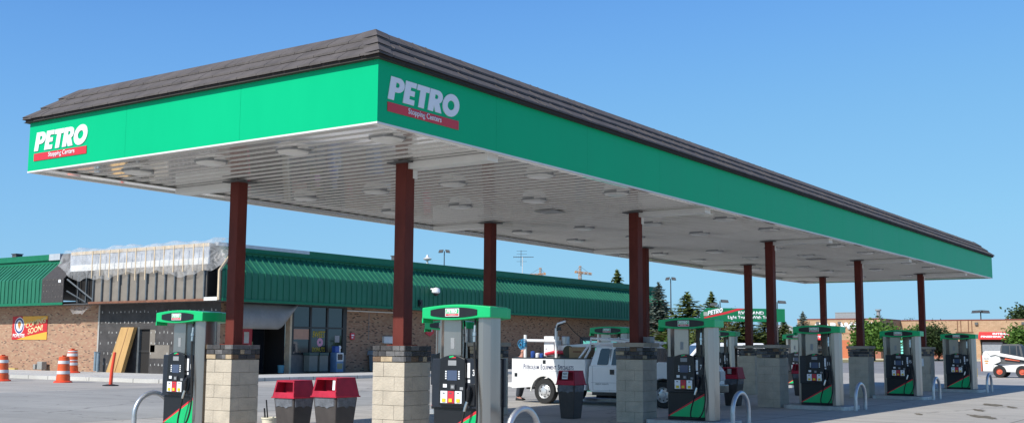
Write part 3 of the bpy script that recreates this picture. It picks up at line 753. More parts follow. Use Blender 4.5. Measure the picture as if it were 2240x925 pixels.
# stains on the forecourt
for q, (x, y, a, b, r) in enumerate(((23.5, -2.6, .75, .22, .4), (17.3, -3.62, .85, .20, .5), (22.5, -3.3, .6, .1, .3), (17.4, -2.15, .35, .08, .4), (20.3, -2.9, .7, .1, .4))):
    rs = random.Random(q); pts = []
    for k in range(22):
        g = 2*math.pi*k/22; rad = 1+rs.uniform(-.28, .28); u, v = a*rad*math.cos(g), b*rad*math.sin(g)
        pts.append((x+u*math.cos(r)-v*math.sin(r), y+u*math.sin(r)+v*math.cos(r), .006))
    m = MB(); m.face(pts); m.build('oil_stain', M['stain'], kind='structure', fix=False)

# ================================================================== STORE
WX, SY, MX, MY = 24.85, 31.5, 23.85, 30.5
ZE, ZBD, ZS, ZC0, ZC1 = 3.6, 4.96, 5.90, 5.98, 6.36
EX = 69.3
BEFORE = set(bpy.data.objects)
st = thing('store_building', 'low tan brick store with green metal mansard roof under renovation', 'building')
# walls
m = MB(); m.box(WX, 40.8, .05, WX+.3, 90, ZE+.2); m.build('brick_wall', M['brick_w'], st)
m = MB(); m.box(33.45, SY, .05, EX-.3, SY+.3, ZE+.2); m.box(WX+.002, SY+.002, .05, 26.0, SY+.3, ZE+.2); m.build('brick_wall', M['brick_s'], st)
m = MB(); m.box(WX-.03, 40.68, .1, WX+.1, 40.8, ZE-.03); m.build('corner_trim', mat('corner_trim_grey', (.42, .40, .37), .6), st)
# black sheathing with clips, doorway cut through
m = MB(); dz = 2.33
m.box(WX, 37.45, .1, WX+.12, 40.68, ZE); m.box(WX, SY+.004, .1, WX+.12, 36.62, ZE); m.box(WX, 36.62, dz, WX+.12, 37.45, ZE)
rc = random.Random(5)
for k in range(6):
    for j in range(30):
        y = 40.5-.31*j+rc.uniform(-.03, .03); z = .55+.52*k+rc.uniform(-.03, .03)
        if y < SY+.1 or (36.5 < y < 37.5 and z < 2.4) or (37.5 < y < 38.9 and z < 2.45): continue
        if rc.random() < .82: m.box(WX-.012, y, z, WX-.001, y+.035, z+.10+rc.uniform(-.03, .03), 1)
        if rc.random() < .25: m.box(WX-.011, y-.05, z+.03, WX-.002, y+.06, z+.05, 1)
for z in (1.25, 2.5): m.box(WX-.006, SY+.1, z, WX-.0005, 40.6, z+.014, 2)
m.box(WX-.007, 35.1, .9, WX-.001, 36.55, 1.55, 3); m.box(WX-.007, 36.2, 1.2, WX-.0015, 36.6, 2.3, 3)
m.build('sheathing_wall', [M['sheath'], mat('clip_pale', (.50, .50, .48), .6), M['dgrey'], M['board']], st)
m = MB(); m.box(WX-.01, 37.42, .1, WX+.14, 37.55, dz+.1); m.box(WX+.125, 36.3, .1, WX+2, 37.8, 3, 1); m.build('doorway', [M['stud'], M['interior']], st)
# soffit below the mansard, roof deck
m = MB(); m.box(MX+.02, MY+.02, ZE-.015, EX, SY, ZE+.03); m.box(MX+.02, SY, ZE-.015, WX, 90, ZE+.03); m.build('eave_soffit', M['dgrey'], st)
m = MB(); m.box(WX+.2, SY+.2, ZC0-.1, EX-.2, 90, ZC0); m.build('roof_deck', M['felt'], st)
# south mansard: seamed vertical face and slope
def mansard_s(x0, x1):
    m = MB()
    m.hexa([(x0, MY, ZE), (x1, MY, ZE), (x1, MY+.04, ZE), (x0, MY+.04, ZE)], [(x0, MY, ZBD), (x1, MY, ZBD), (x1, MY+.04, ZBD-.02), (x0, MY+.04, ZBD-.02)])
    m.hexa([(x0, MY, ZBD), (x1, MY, ZBD), (x1, MY+.04, ZBD-.02), (x0, MY+.04, ZBD-.02)], [(x0+1, SY, ZS), (x1, SY, ZS), (x1, SY+.04, ZS-.02), (x0+1, SY+.04, ZS-.02)])
    x = x0+.2
    while x < x1:
        m.box(x-.018, MY-.04, ZE+.12, x+.018, MY-.0005, ZBD)
        d = Vector((0, SY-MY, ZS-ZBD)).normalized(); n = Vector((0, -d.z, d.y))
        a = Vector((x, MY, ZBD)); b = Vector((x, SY, ZS)); b = a+(b-a)*min(1, max(.05, x-x0)); q = Vector((.020, 0, 0))
        m.hexa([a-q+n*.0005, a+q+n*.0005, b+q+n*.0005, b-q+n*.0005], [a-q+n*.055, a+q+n*.055, b+q+n*.055, b-q+n*.055])
        x += .405
    return m.build('mansard_roof', M['gseam'], st)
mansard_s(MX+.15, EX)
def mansard_w(y0, y1):
    m = MB()
    m.hexa([(MX, y0, ZE), (MX+.04, y0, ZE), (MX+.04, y1, ZE), (MX, y1, ZE)], [(MX, y0, ZBD), (MX+.04, y0, ZBD-.02), (MX+.04, y1, ZBD-.02), (MX, y1, ZBD)])
    m.hexa([(MX, y0, ZBD), (MX+.04, y0, ZBD-.02), (MX+.04, y1, ZBD-.02), (MX, y1, ZBD)], [(WX, y0, ZS), (WX+.04, y0, ZS-.02), (WX+.04, y1, ZS-.02), (WX, y1, ZS)])
    return m
m = mansard_w(44.4, 90); y = 44.6
while y < 60:
    m.box(MX-.04, y-.014, ZE+.12, MX-.0005, y+.014, ZBD)
    d = Vector((WX-MX, 0, ZS-ZBD)).normalized(); n = Vector((-d.z, 0, d.x)); q = Vector((0, .014, 0)); a = Vector((MX, y, ZBD)); b = Vector((WX, y, ZS))
    m.hexa([a-q+n*.0005, a+q+n*.0005, b+q+n*.0005, b-q+n*.0005], [a-q+n*.04, a+q+n*.04, b+q+n*.04, b-q+n*.04]); y += .36
m.build('mansard_roof', M['gseam'], st)
m = mansard_w(42.5, 44.395)
for z in (4.0, 4.3, 4.62, 4.9):
    for k in range(7): m.box(MX-.006, 42.6+k*.27+rc.uniform(-.04, .04), z, MX-.001, 42.64+k*.27, z+.03, 1)
m.box(MX-.008, 42.75, 4.75, MX-.001, 42.95, 4.9, 2)
m.build('felt_mansard', [M['felt'], M['board'], M['white_sign']], st)
# eave trim and parapet cap
m = MB(); m.box(MX+.15, MY-.05, ZE-.02, EX, MY-.001, ZE+.115); m.box(MX-.05, 42.45, ZE-.02, MX-.001, 90, ZE+.115); m.build('eave_trim', M['gtrim'], st, bevel=.01)
m = MB(); m.box(30.4, SY-.16, ZC0+.08, EX, SY+.1, ZC1); m.box(WX-.16, 45.2, ZC0+.08, WX+.1, 90, ZC1); m.box(24.7, SY-.16, ZC0+.08, 30.395, SY+.1, ZC1-.17)
m.box(24.7, SY-.06, ZS-.05, EX, SY+.08, ZC0+.078); m.box(WX-.06, 44.2, ZS-.05, WX+.08, 90, ZC0+.078)
m.prism([(SY-.16, ZC0+.08), (SY-.20, ZC0+.04), (SY-.20, ZC0+.0), (SY-.061, ZC0+.0), (SY-.061, ZC0+.08)], 'x', 24.7, EX)
m.build('parapet_cap', M['gtrim'], st)
m = MB(); m.box(24.4, SY-.17, ZC1-.165, 30.39, SY+.11, ZC1+.0); m.build('bare_coping', mat('bare_metal_coping', (.58, .60, .62), .4, metal=.3), st)
m = MB(); m.box(WX-.17, 44.2, ZC0+.06, WX+.1, 45.19, ZC1+.02); m.build('bare_coping', mat('bare_metal_coping', (.58, .60, .62), .4, metal=.3), st)
m = MB(); m.box(WX-.05, 31.6, ZS-.1, WX+.1, 44.19, ZC1+.0); m.build('parapet_wall', M['felt'], st)
# stripped bay: studs, backing, battens
m = MB(); y = 40.0
while y > 31.5:
    m.box(MX, y-.035, ZE+.1, MX+.10, y+.035, ZBD+.05); y -= .70
for y in (40.6, 41.3, 42.0): m.box(MX+.5, y-.03, ZE+.1, MX+.6, y+.03, 5.4)
m.tube([(MX+.1, 42.35, 4.9), (MX+.55, 40.5, ZE+.1)], .045, 4); m.tube([(MX+.1, 42.35, 4.3), (MX+.55, 41.3, ZE+.1)], .04, 4)
m.box(MX+.02, 30.6, ZE+.1, MX+.10, 30.68, ZBD); m.box(MX+.4, 31.0, ZE+.1, MX+.5, 31.06, ZBD)
m.build('steel_studs', M['stud'], st)
m = MB(); m.box(MX+.102, 31.52, ZE+.1, MX+.16, 40.05, ZBD+.35); m.build('backing_board', M['board'], st)
m = MB(); m.box(MX-.02, 30.9, ZE-.01, MX+.3, 40.3, ZE+.095); m.build('sill_board', M['rust'], st)
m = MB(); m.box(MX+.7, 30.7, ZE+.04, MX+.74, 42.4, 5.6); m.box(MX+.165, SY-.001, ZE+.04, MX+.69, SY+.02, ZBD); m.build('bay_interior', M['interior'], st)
m = MB(); d = Vector((WX-MX, 0, ZS+.3-ZBD))
m.box(MX+.20, 31.52, ZBD+.36, MX+.24, 42.3, ZC1-.04); m.box(MX+.24, 31.52, ZC1-.08, WX+.2, 42.3, ZC1-.05)
m.build('roof_sheathing', mat('sheathing_pale', (.40, .43, .48), .8, var=.3, scale=1.4), st)
m = MB(); m.box(MX+.17, 31.52, 5.30, MX+.198, 42.2, 5.62); m.box(MX+.17, 31.52, ZC1-.22, MX+.198, 42.2, ZC1-.06, 1)
m.build('sheathing_strip', [M['white_dirty'], M['wood2']], st)
y = 40.0
while y > 31.5:
    yy = y+rc.uniform(-.04, .04); lo = ZBD+.02-rc.choice([.0, .0, .10, .30])
    m = MB(); m.box(MX-.115, yy-.028, lo, MX-.09, yy+.028, ZC1-.10); m.build('wood_batten', M['wood2'], st); y -= .70
m = MB(); e = 30.52
m.prism([(MX-.02, ZE+.02), (MX+.06, ZE+.02), (MX+.06, ZBD-.02), (WX-.1, ZS+.1), (WX-.16, ZS+.16), (MX-.02, ZBD+.03)], 'y', e, e+.10); m.build('end_trim', M['wood2'], st)
m = MB(); m.box(MX-.05, 30.6, ZE+.0, MX-.02, 31.5, ZE+.16); m.build('bracket', M['white_dirty'], st)
# south front: entrance recess, window bay
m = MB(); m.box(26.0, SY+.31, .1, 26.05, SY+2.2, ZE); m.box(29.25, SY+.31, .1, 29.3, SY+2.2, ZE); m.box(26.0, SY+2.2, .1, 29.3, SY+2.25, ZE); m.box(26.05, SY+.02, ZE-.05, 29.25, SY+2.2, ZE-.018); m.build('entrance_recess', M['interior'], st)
m = MB(); m.box(28.0, SY+1.6, .17, 28.06, SY+1.66, 2.5); m.box(29.1, SY+1.6, .17, 29.16, SY+1.66, 2.5); m.box(28.06, SY+1.6, 2.42, 29.1, SY+1.66, 2.5); m.box(28.06, SY+1.6, .17, 29.1, SY+1.66, .35); dr = m.build('glass_door', M['frame'], st)
m = MB(); m.box(28.06, SY+1.62, .35, 29.1, SY+1.64, 2.42); m.build('pane', M['glass'], dr)
m = MB(); m.box(28.1, SY+1.59, 1.3, 28.35, SY+1.615, 1.75); m.build('poster', mat('poster_green', (.35, .45, .25), .6), dr)
m = MB(); m.box(29.3, SY-.04, .16, 29.43, SY+.3, ZE-.02); m.build('wood_jamb', M['wood2'], st)
wx0, wx1, wz0, wz1, wm = 29.5, 33.35, 1.15, 3.52, 2.48
m = MB(); m.box(29.43, SY, .05, 33.45, SY+.25, 1.10); m.build('spandrel', mat('spandrel_grey', (.16, .145, .13), .7, var=.2), st)
m = MB()
xs = [29.5, 30.76, 31.98, 33.2]
for x in xs: m.box(x-.05, SY-.03, 1.10, x+.07, SY+.08, wz1+.05)
for i in range(3):
    for z in (1.10, wm-.04, wz1): m.box(xs[i]+.07, SY-.028, z, xs[i+1]-.05, SY+.075, z+.08)
m.box(33.27, SY-.02, 1.10, 33.45, SY+.25, ZE); wf = m.build('window', M['frame'], st)
m = MB(); m.box(29.5, SY+.02, 1.15, 33.2, SY+.03, 3.55); m.build('pane', M['glass'], wf)
text('SWEET', 'lettering', M['ypaint'], wf, (30.95, SY+.018, 1.98), US, UZ, w=.92, h=.34, bold=.03, shear=.1, depth=.003)
text('DONUTS', 'lettering', M['ypaint'], wf, (30.95, SY+.018, 1.25), US, UZ, w=.92, h=.24, bold=.03, depth=.003)
plate([arc(0, 0, .22, 0, 345, 23), arc(0, 0, .07, 0, 330, 11)], 'painted_ring', M['pink'], wf, (31.5, SY+.018, 1.74), US, UZ, .003)
m = MB(); m.box(29.62, SY+.015, 1.88, 30.68, SY+.019, 2.40); m.build('window_poster', mat('poster_peach', (.50, .27, .18), .6), wf)
m = MB(); m.box(32.6, SY+.015, 1.75, 32.95, SY+.019, 2.1); m.build('window_poster', mat('poster_grey', (.35, .33, .33), .6), wf)
m = MB(); m.box(33.46, SY-.05, ZE-.20, 37.2, SY-.005, ZE-.15); m.build('conduit', M['trim_white'], st)
m = MB(); m.tube([(35.2, SY-.02, ZE-.2), (35.2, SY-.02, 1.9)], .012, 6); m.build('conduit', M['grey_metal'], st)
m = MB(); m.box(57.5, SY-.02, .15, 57.6, SY+.1, 2.3); m.box(58.9, SY-.02, .15, 59.0, SY+.1, 2.3); m.box(57.6, SY-.02, 2.22, 58.9, SY+.1, 2.3); d2 = m.build('door', M['frame'], st)
m = MB(); m.box(57.6, SY-.015, .15, 58.9, SY+.02, 2.22); m.build('door_leaf', M['dgrey'], d2)
# roof equipment
def roofbox(x, y, w, h, name, lab, mt):
    m = MB(); m.box(-w/2, -w/2, .12, w/2, w/2, h); m.box(-w/2-.04, -w/2-.04, h, w/2+.04, w/2+.04, h+.05); m.tube([(0, 0, 0), (0, 0, .13)], .12)
    tag(m.build(name, mt, loc=(x, y, ZC0), bevel=.01), lab, 'roof vent')
rv = at(1015, 588, 62); roofbox(rv.x, max(rv.y, 32.6), .5, .75, 'roof_vent', 'small square roof vent on the long green roof', M['dgrey'])
roofbox(27.2, 52.3, .42, .85, 'roof_vent', 'dark square roof vent at the left edge of the store roof', M['dgrey'])
# antenna
an = thing('tv_antenna', 'thin rooftop television antenna on a white mast above the store roof', 'antenna', (53.5, 34, ZC0))
zt = (at(1143, 562, 74.5).z)-ZC0
bs = at(1143, 562, 74.5); an.location = (bs.x, bs.y, ZC0)
m = MB(); m.tube([(0, 0, 0), (0, 0, zt)], .028, 6); m.build('mast', M['white_dirty'], an)
m = MB(); bd = BR.copy(); bd.z = 0; bd.normalize(); fd = Vector((-bd.y, bd.x, 0)); c = Vector((0, 0, zt))
m.tube([c-bd*.62, c+bd*.75], .018, 4)
for k in range(9):
    p = c+bd*(-.58+k*.155); l = .5-.04*k; m.tube([p-fd*l-Vector((0, 0, l*.2)), p+fd*l+Vector((0, 0, l*.2))], .009, 4)
m.tube([c-Vector((0, 0, .6))-bd*.1, c+Vector((0, 0, .45))-bd*.1], .02, 4)
for k in (-.3, .2, .4): m.tube([c+Vector((0, 0, k))-bd*.4, c+Vector((0, 0, k))+bd*.3], .009, 4)
m.build('aerial', M['dgrey'], an)
dp = at(935, 570, 66); m = MB(); m.lathe([(.05, -.4), (.06, .0), (.22, .05), (.26, .12), (.1, .2), (.05, .35)], n=10); tag(m.build('turbine_vent', M['white_dirty'], loc=(dp.x, dp.y, dp.z), smooth=True), 'small white turbine vent showing just above the store roof', 'roof vent')
# plastic sheet
def sheet_plastic():
    m = MB(); NY, NS = 90, 22; r = random.Random(11)
    ph = [r.uniform(0, 6.28) for _ in range(8)]
    vs = []
    for i in range(NY+1):
        y = 43.0-(43.0-30.35)*i/NY
        top_x, top_z = WX-.12, ZC1+.10
        low = 4.96+.14*math.sin(y*.83+ph[0])+.07*math.sin(y*2.3+ph[1])+.05*math.sin(y*5.7+ph[5])+ (.22*max(0, (32.6-y)/2)) + (.55*max(0, (y-41.6)/1.4) if y > 41.6 else 0)
        for j in range(NS+1):
            t_ = j/NS
            # path: flat on roof, over the parapet, down the slope, off the bend
            edge = max(0, (y-41.2)/1.8) if y > 41.2 else 0
            if t_ < .15: x = MX+.0+.9*(1-t_/.15)+edge*.5; z = top_z-.03
            else:
                q = (t_-.15)/.85; x = MX-.03+edge*.45*(1-q); z = top_z-.03+(low-top_z)*q
                if y < 31.4: x += (31.4-y)*.45*(1-q); z -= (31.4-y)*.55*(1-q)
            w = .05*math.sin(y*1.1+ph[6])*math.sin(z*2.1+ph[7])+.030*math.sin(y*4.3+ph[2]+z*2)+.016*math.sin(y*9.1+ph[3]-z*3)+.02*math.sin(z*5+ph[4]+y)
            bulge = .10*math.sin(math.pi*((y*1/.7) % 1))*math.sin(math.pi*t_)
            vs.append((x-.02-abs(w)*1.1, y+w*.5, z+w*.4+((.05*math.sin(y*1.7)+.03*math.sin(y*4.1+1)) if t_ < .2 else 0)))
    fs = [(i*(NS+1)+j, (i+1)*(NS+1)+j, (i+1)*(NS+1)+j+1, i*(NS+1)+j+1) for i in range(NY) for j in range(NS)]
    m.mesh(vs, fs); return m.build('plastic_sheet', M['plastic'], smooth=True, fix=False)
tag(sheet_plastic(), 'translucent plastic sheeting draped over the stripped store roof corner', 'plastic sheet')
m = MB(); r2 = random.Random(2); vs = []
for i in range(9):
    for j in range(5): vs.append((MX+.5+r2.uniform(-.05, .05)-.3*j/4, 40.6+.22*i, 3.58-.12*j*(1 if 1 < i < 7 else .5)+r2.uniform(-.04, .04)))
m.mesh(vs, [(i*5+j, (i+1)*5+j, (i+1)*5+j+1, i*5+j+1) for i in range(8) for j in range(4)]); tag(m.build('torn_plastic', M['plastic'], smooth=True, fix=False), 'torn grey plastic scrap hanging under the open roof end', 'plastic sheet')
# grey tarp hanging over the entrance
m = MB(); vs = []; N, K = 18, 10
for i in range(N+1):
    x = 24.9+(29.15-24.9)*i/N
    bot = 2.35 if x < 27.9 else 2.35+(3.5-2.35)*((x-27.9)/1.25)**1.8
    for j in range(K+1):
        q = j/K; z = 3.56+(bot-3.56)*q; vs.append((x, SY-.35-.28*math.sin(math.pi*q*.8)-.04*math.sin(x*5), z))
m.mesh(vs, [(i*(K+1)+j, (i+1)*(K+1)+j, (i+1)*(K+1)+j+1, i*(K+1)+j+1) for i in range(N) for j in range(K)])
o = m.build('hanging_tarp', M['tarp'], smooth=True, fix=False); o.modifiers.new('thick', 'SOLIDIFY').thickness = .03; tag(o, 'grey tarp sagging from the eave above the store entrance', 'tarp')

# ---- things by the store
ban = thing('banner', 'red and yellow coming soon banner on the tan brick wall', 'banner', (WX-.02, 48.5, 1.80), 0)
BW, BH = 3.28, 1.27
m = MB(); m.box(-.01, -BW, 0, .0, 0, BH); m.build('banner_cloth', M['banner_red'], ban)
bo = Vector((-.0105, 0, 0))
plate([(1.05, .78), (BW, 1.10), (BW, BH), (.95, BH)], 'yellow_band', M['banner_yel'], ban, bo, UW, UZ, .003)
plate([(.45, 0), (BW, 0), (BW, .42), (1.3, .16)], 'yellow_band', M['banner_yel'], ban, bo, UW, UZ, .003)
text('COMING', 'lettering', M['cream'], ban, bo+Vector((0, -1.28, .60)), (0, -.985, .17), UZ, w=1.85, h=.31, bold=.02, depth=.004)
text('SOON!', 'lettering', M['cream'], ban, bo+Vector((0, -1.52, .26)), (0, -.985, .17), UZ, w=1.38, h=.33, bold=.02, depth=.004)
plate([arc(.68, .76, .46, 0, 345, 23, .46)], 'emblem', M['white_sign'], ban, bo, UW, UZ, .004)
plate([arc(.68, .76, .42, 0, 345, 23, .42), arc(.68, .76, .31, 0, 345, 23, .31)], 'emblem', M['banner_navy'], ban, bo+Vector((-.0045, 0, 0)), UW, UZ, .002)
plate([(.68, .52)]+arc(.68, .84, .15, -20, 200, 12), 'emblem', mat('emblem_orange', (.55, .22, .05), .6), ban, bo+Vector((-.0045, 0, 0)), UW, UZ, .003)
text('POPEYES', 'lettering', M['white_sign'], ban, bo+Vector((0, -.10, .12)), UW, UZ, w=1.12, h=.20, bold=.035, depth=.004)
# plywood leaning
m = MB(); m.hexa([(WX-.75, 38.95, .17), (WX-.55, 38.95, .17), (WX-.55, 37.75, .17), (WX-.75, 37.75, .17)], [(WX-.22, 38.62, 2.42), (WX-.02, 38.62, 2.42), (WX-.02, 37.60, 2.42), (WX-.22, 37.60, 2.42)])
m.hexa([(WX-.757, 38.25, .20), (WX-.754, 38.25, .20), (WX-.754, 38.22, .20), (WX-.757, 38.22, .20)], [(WX-.232, 38.05, 2.40), (WX-.229, 38.05, 2.40), (WX-.229, 38.02, 2.40), (WX-.232, 38.02, 2.40)], 1)
tag(m.build('leaning_panel', [M['wood'], M['rust']]), 'yellow wood door panels leaning against the black sheathing wall', 'wood panel')
m = MB(); m.box(24.3, 47.2, .16, 24.5, 52.5, .26); tag(m.build('lumber_plank', M['yellow'] if 0 else mat('plank_yellow', (.62, .46, .14), .7)), 'long yellow plank lying along the foot of the brick wall', 'plank')
for (y, x, h, lab) in ((40.25, 24.4, .95, 'blue grey utility pipe beside the brick corner trim'), (39.75, 24.2, .92, 'blue grey utility pipe nearer the orange delineator post')):
    m = MB(); m.tube([(0, 0, 0), (0, 0, h)], .09, 10); m.tube([(0, 0, h), (0, 0, h+.03)], .11, 10); tag(m.build('utility_pipe', mat('pipe_blue_grey', (.20, .27, .32), .5), loc=(x, y, .16), smooth=True), lab, 'pipe', 'pipes by the stripped wall')
m = MB(); m.box(-.15, -.22, 0, .15, .22, .42); m.box(-.2, .3, 0, .1, .5, .28); tag(m.build('meter_box', mat('meter_grey', (.33, .33, .31), .6), loc=(24.55, 45.1, .16), bevel=.02), 'small grey meter box standing at the foot of the brick wall', 'box')
STORE_A = set(bpy.data.objects)-BEFORE
# barrels
def make_barrel():
    b = thing('traffic_barrel', '', 'traffic barrel', (0, 0, 0), 0, 'orange traffic barrels')
    m = MB(); prof = [(.245, .06), (.24, .26), (.225, .27), (.222, .47), (.212, .48), (.21, .67), (.20, .68), (.198, .87), (.185, .88), (.18, .98), (.15, 1.0)]
    n = 20
    for k in range(len(prof)-1):
        z = (prof[k][1]+prof[k+1][1])/2; mi = 1 if (.28 < z < .40 or False) else 0
        m.lathe([prof[k], prof[k+1]], n=n, mi=0, cap=(k == len(prof)-2))
    m.build('barrel_body', M['orange'], b, smooth=True)
    m = MB()
    for (z0, z1) in ((.33, .45), (.72, .84)):
        r = lambda z: .251-.062*z/1.0+.002
        m.lathe([(r(z0), z0), (r(z1), z1)], n=n, cap=False)
    m.build('white_bands', M['reflect'], b, smooth=True)
    m = MB(); m.lathe([(.33, 0), (.33, .035), (.27, .075), (.245, .075)], n=n, cap=True); m.build('rubber_base', M['orange_red'], b, smooth=True)
    m = MB(); m.box(-.07, -.02, .995, .07, .02, 1.05); m.build('handle', M['orange'], b)
    return b
B0 = make_barrel(); B0.location = (16.95, 31.80, 0); B0['label'] = 'orange barrel with two broad white bands, standing off the kerb before the brick wall'
B0.scale = (1.12, 1.12, 1.06)
c = copy_thing(B0, (16.3, 35.15, 0), 'orange barrel cut by the left edge of the photo'); c.scale = (1.12, 1.12, 1.06)
c = copy_thing(B0, (22.8, 39.85, .16), 'orange barrel up on the sidewalk, behind another barrel'); c.scale = (1.22, 1.22, 1.14)
m = MB(); 
for z0, z1 in ((.52, .60), (.90, .95)): m.lathe([(.245-.06*z0, z0), (.245-.06*z1, z1)], n=20, cap=False)
m.build('white_bands', M['reflect'], c, smooth=True)
dl = thing('delineator_post', 'thin orange delineator post on a round black base', 'delineator post', (16.0, 27.35, 0))
m = MB(); m.tube([(0, 0, .03), (.03, 0, .6), (.09, -.04, 1.22)], [.07, .062, .055], 12); m.tube([(.09, -.04, 1.22), (.095, -.042, 1.27)], [.06, .05], 12); m.build('post', M['orange_red'], dl, smooth=True)
m = MB(); m.lathe([(.30, 0), (.30, .03), (.12, .06)], n=16); m.build('rubber_base', M['rubber'], dl)
BEFORE2 = set(bpy.data.objects)
# vending machines, newspaper box, cans ...
for (x, y, lab) in ((26.2, SY+1.0, 'red drinks machine, left one in the dark store entrance'), (27.15, SY+1.25, 'red drinks machine, right one in the dark store entrance')):
    v = thing('vending_machine', lab, 'vending machine', (x, y, .16), 0, 'red drinks machines')
    m = MB(); m.box(0, 0, 0, .85, .5, 2.3); m.build('cabinet', M['red'], v, bevel=.02)
    m = MB(); m.box(.08, -.01, .6, .75, -.001, 1.2); m.build('front_panel', M['black'], v)
    m = MB(); m.box(.3, -.012, 1.45, .62, -.001, 2.0); m.build('price_panel', M['white_dirty'], v)
nb = thing('newspaper_box', 'blue and white newspaper box standing below the store window', 'newspaper box', (32.35, 31.1, .16))
m = MB(); m.box(-.27, -.22, .0, .27, .22, 1.0); m.build('cabinet', M['paleblue'], nb, bevel=.02)
m = MB(); m.box(-.25, -.235, .55, .25, -.221, .62); m.box(-.25, -.235, .92, .25, -.221, .98); m.box(-.25, -.235, .62, -.19, -.221, .92); m.box(.19, -.235, .62, .25, -.221, .92); m.build('door_frame', M['white_dirty'], nb)
m = MB(); m.box(-.19, -.228, .62, .19, -.2215, .92); m.build('door_window', M['glass'], nb)
m = MB(); m.box(-.28, -.15, 1.0, .02, .12, 1.33); m.build('coin_box', M['blue'], nb, bevel=.03)
m = MB(); m.box(.04, -.12, 1.0, .14, -.02, 1.16); m.lathe([(.0, -.02), (.10, -.02), (.10, .02), (.0, .02)], c=(.08, -.1, 1.26), n=14, axis='y'); m.build('coin_mechanism', M['white_dirty'], nb)
m = MB(); m.box(-.2, -.226, .15, .2, -.2215, .45); m.build('card', mat('card_yellow', (.35, .30, .15), .6), nb)
for (x, lab) in ((30.55, 'grey green waste box under the store window, left of two'), (31.3, 'grey green waste box under the store window, right of two')):
    w = thing('waste_box', lab, 'waste box', (x, 31.2, .16), 0, 'waste boxes under the window')
    m = MB(); m.box(-.3, -.2, .05, .3, .2, .85); m.build('box_body', mat('waste_body', (.20, .20, .17), .7), w, bevel=.02)
    m = MB(); m.box(-.33, -.23, .85, .33, .23, 1.0); m.build('box_lid', mat('waste_lid', (.06, .10, .085), .6), w, bevel=.02)
tc_ = thing('trash_can', 'pale blue grey trash can with flared lid against the brick wall', 'trash can', (35.45, 31.05, .16))
m = MB(); m.loft([[(-.28, -.28, 0), (.28, -.28, 0), (.28, .28, 0), (-.28, .28, 0)], [(-.33, -.33, .85), (.33, -.33, .85), (.33, .33, .85), (-.33, .33, .85)]]); m.build('can_body', mat('can_blue_grey', (.20, .25, .29), .55), tc_, bevel=.02)
m = MB(); m.loft([[(-.4, -.4, .86), (.4, -.4, .86), (.4, .4, .86), (-.4, .4, .86)], [(-.36, -.36, 1.1), (.36, -.36, 1.1), (.36, .36, 1.1), (-.36, .36, 1.1)]]); m.build('can_lid', mat('can_lid_grey', (.25, .30, .34), .5), tc_, bevel=.02)
m = MB(); m.lathe([(.13, 0), (.17, .36), (.18, .36), (.18, .38)], n=14); tag(m.build('blue_bucket', mat('bucket_teal', (.10, .30, .38), .5), loc=(28.6, 31.3, .16), smooth=True), 'teal blue bucket on the sidewalk beside the dark entrance', 'bucket')
fb = thing('fire_alarm_box', 'small red fire alarm plate on the brick beside the window', 'alarm box', (33.88, SY-.03, 1.9))
m = MB(); m.box(-.16, -.04, 0, .16, .03, .36); m.build('plate', M['red'], fb, bevel=.01)
m = MB(); m.box(-.1, -.045, .2, .1, -.0405, .27); m.box(-.08, -.045, .08, .04, -.0405, .14); m.build('label', M['white_sign'], fb)
m = MB(); m.box(-.4, -.15, 0, .4, .0, .34); m.box(-.42, -.17, .34, .42, .0, .38); tag(m.build('wall_box', M['white_dirty'], loc=(36.75, SY-.001, 1.72), bevel=.01), 'white electrical box on the brick wall left of a maroon column', 'electrical box')
m = MB(); m.prism([(40.15, 3.1), (40.75, 2.95), (40.85, 2.35), (40.5, 2.15), (40.1, 2.3)], 'y', SY-.06, SY-.03); pn = m.build('wall_pennant', M['red_sign']); tag(pn, 'red pennant sign on the brick wall behind the nearest pump', 'sign')
plate([(0, 0), (.5, .02), (.45, .2), (.3, .12), (.1, .22)], 'lettering', M['white_sign'], pn, (40.2, SY-.061, 2.4), US, UZ, .003)
cm = thing('security_camera', 'white dome security camera on the green mansard', 'security camera', (39.3, MY-.02, 4.62))
m = MB(); m.box(-.06, -.35, .16, .06, 0, .24); m.build('arm', M['white'], cm)
m = MB(); m.lathe([(.05, .28), (.20, .22), (.24, .1), (.24, .0), (.17, -.06)], c=(0, -.38, 0), n=16); m.build('dome', M['white'], cm, smooth=True)
m = MB(); m.lathe([(.16, -.06), (.14, -.14), (.07, -.20)], c=(0, -.38, 0), n=14); m.build('lens', M['black'], cm, smooth=True)
m = MB(); m.box(-.13, -.14, -.18, .13, -.0, .18); m.lathe([(.09, -.02), (.09, .02)], c=(0, -.16, 0), n=12, axis='y'); tag(m.build('flood_light', M['black'], loc=(38.3, MY-.001, 3.98)), 'small black floodlight low on the green mansard', 'floodlight')
bpy.context.view_layer.update()
K = 1.045; P0 = Vector((CAM.x, CAM.y, CAM.z))
for o in STORE_A | (set(bpy.data.objects)-BEFORE2):
    if o.parent: continue
    p = o.location; q = P0+(Vector(p)-P0)*K
    low = .1 < p.z < .25
    o.location = (q.x, q.y, p.z if low else q.z); o.scale = Vector(o.scale)*K
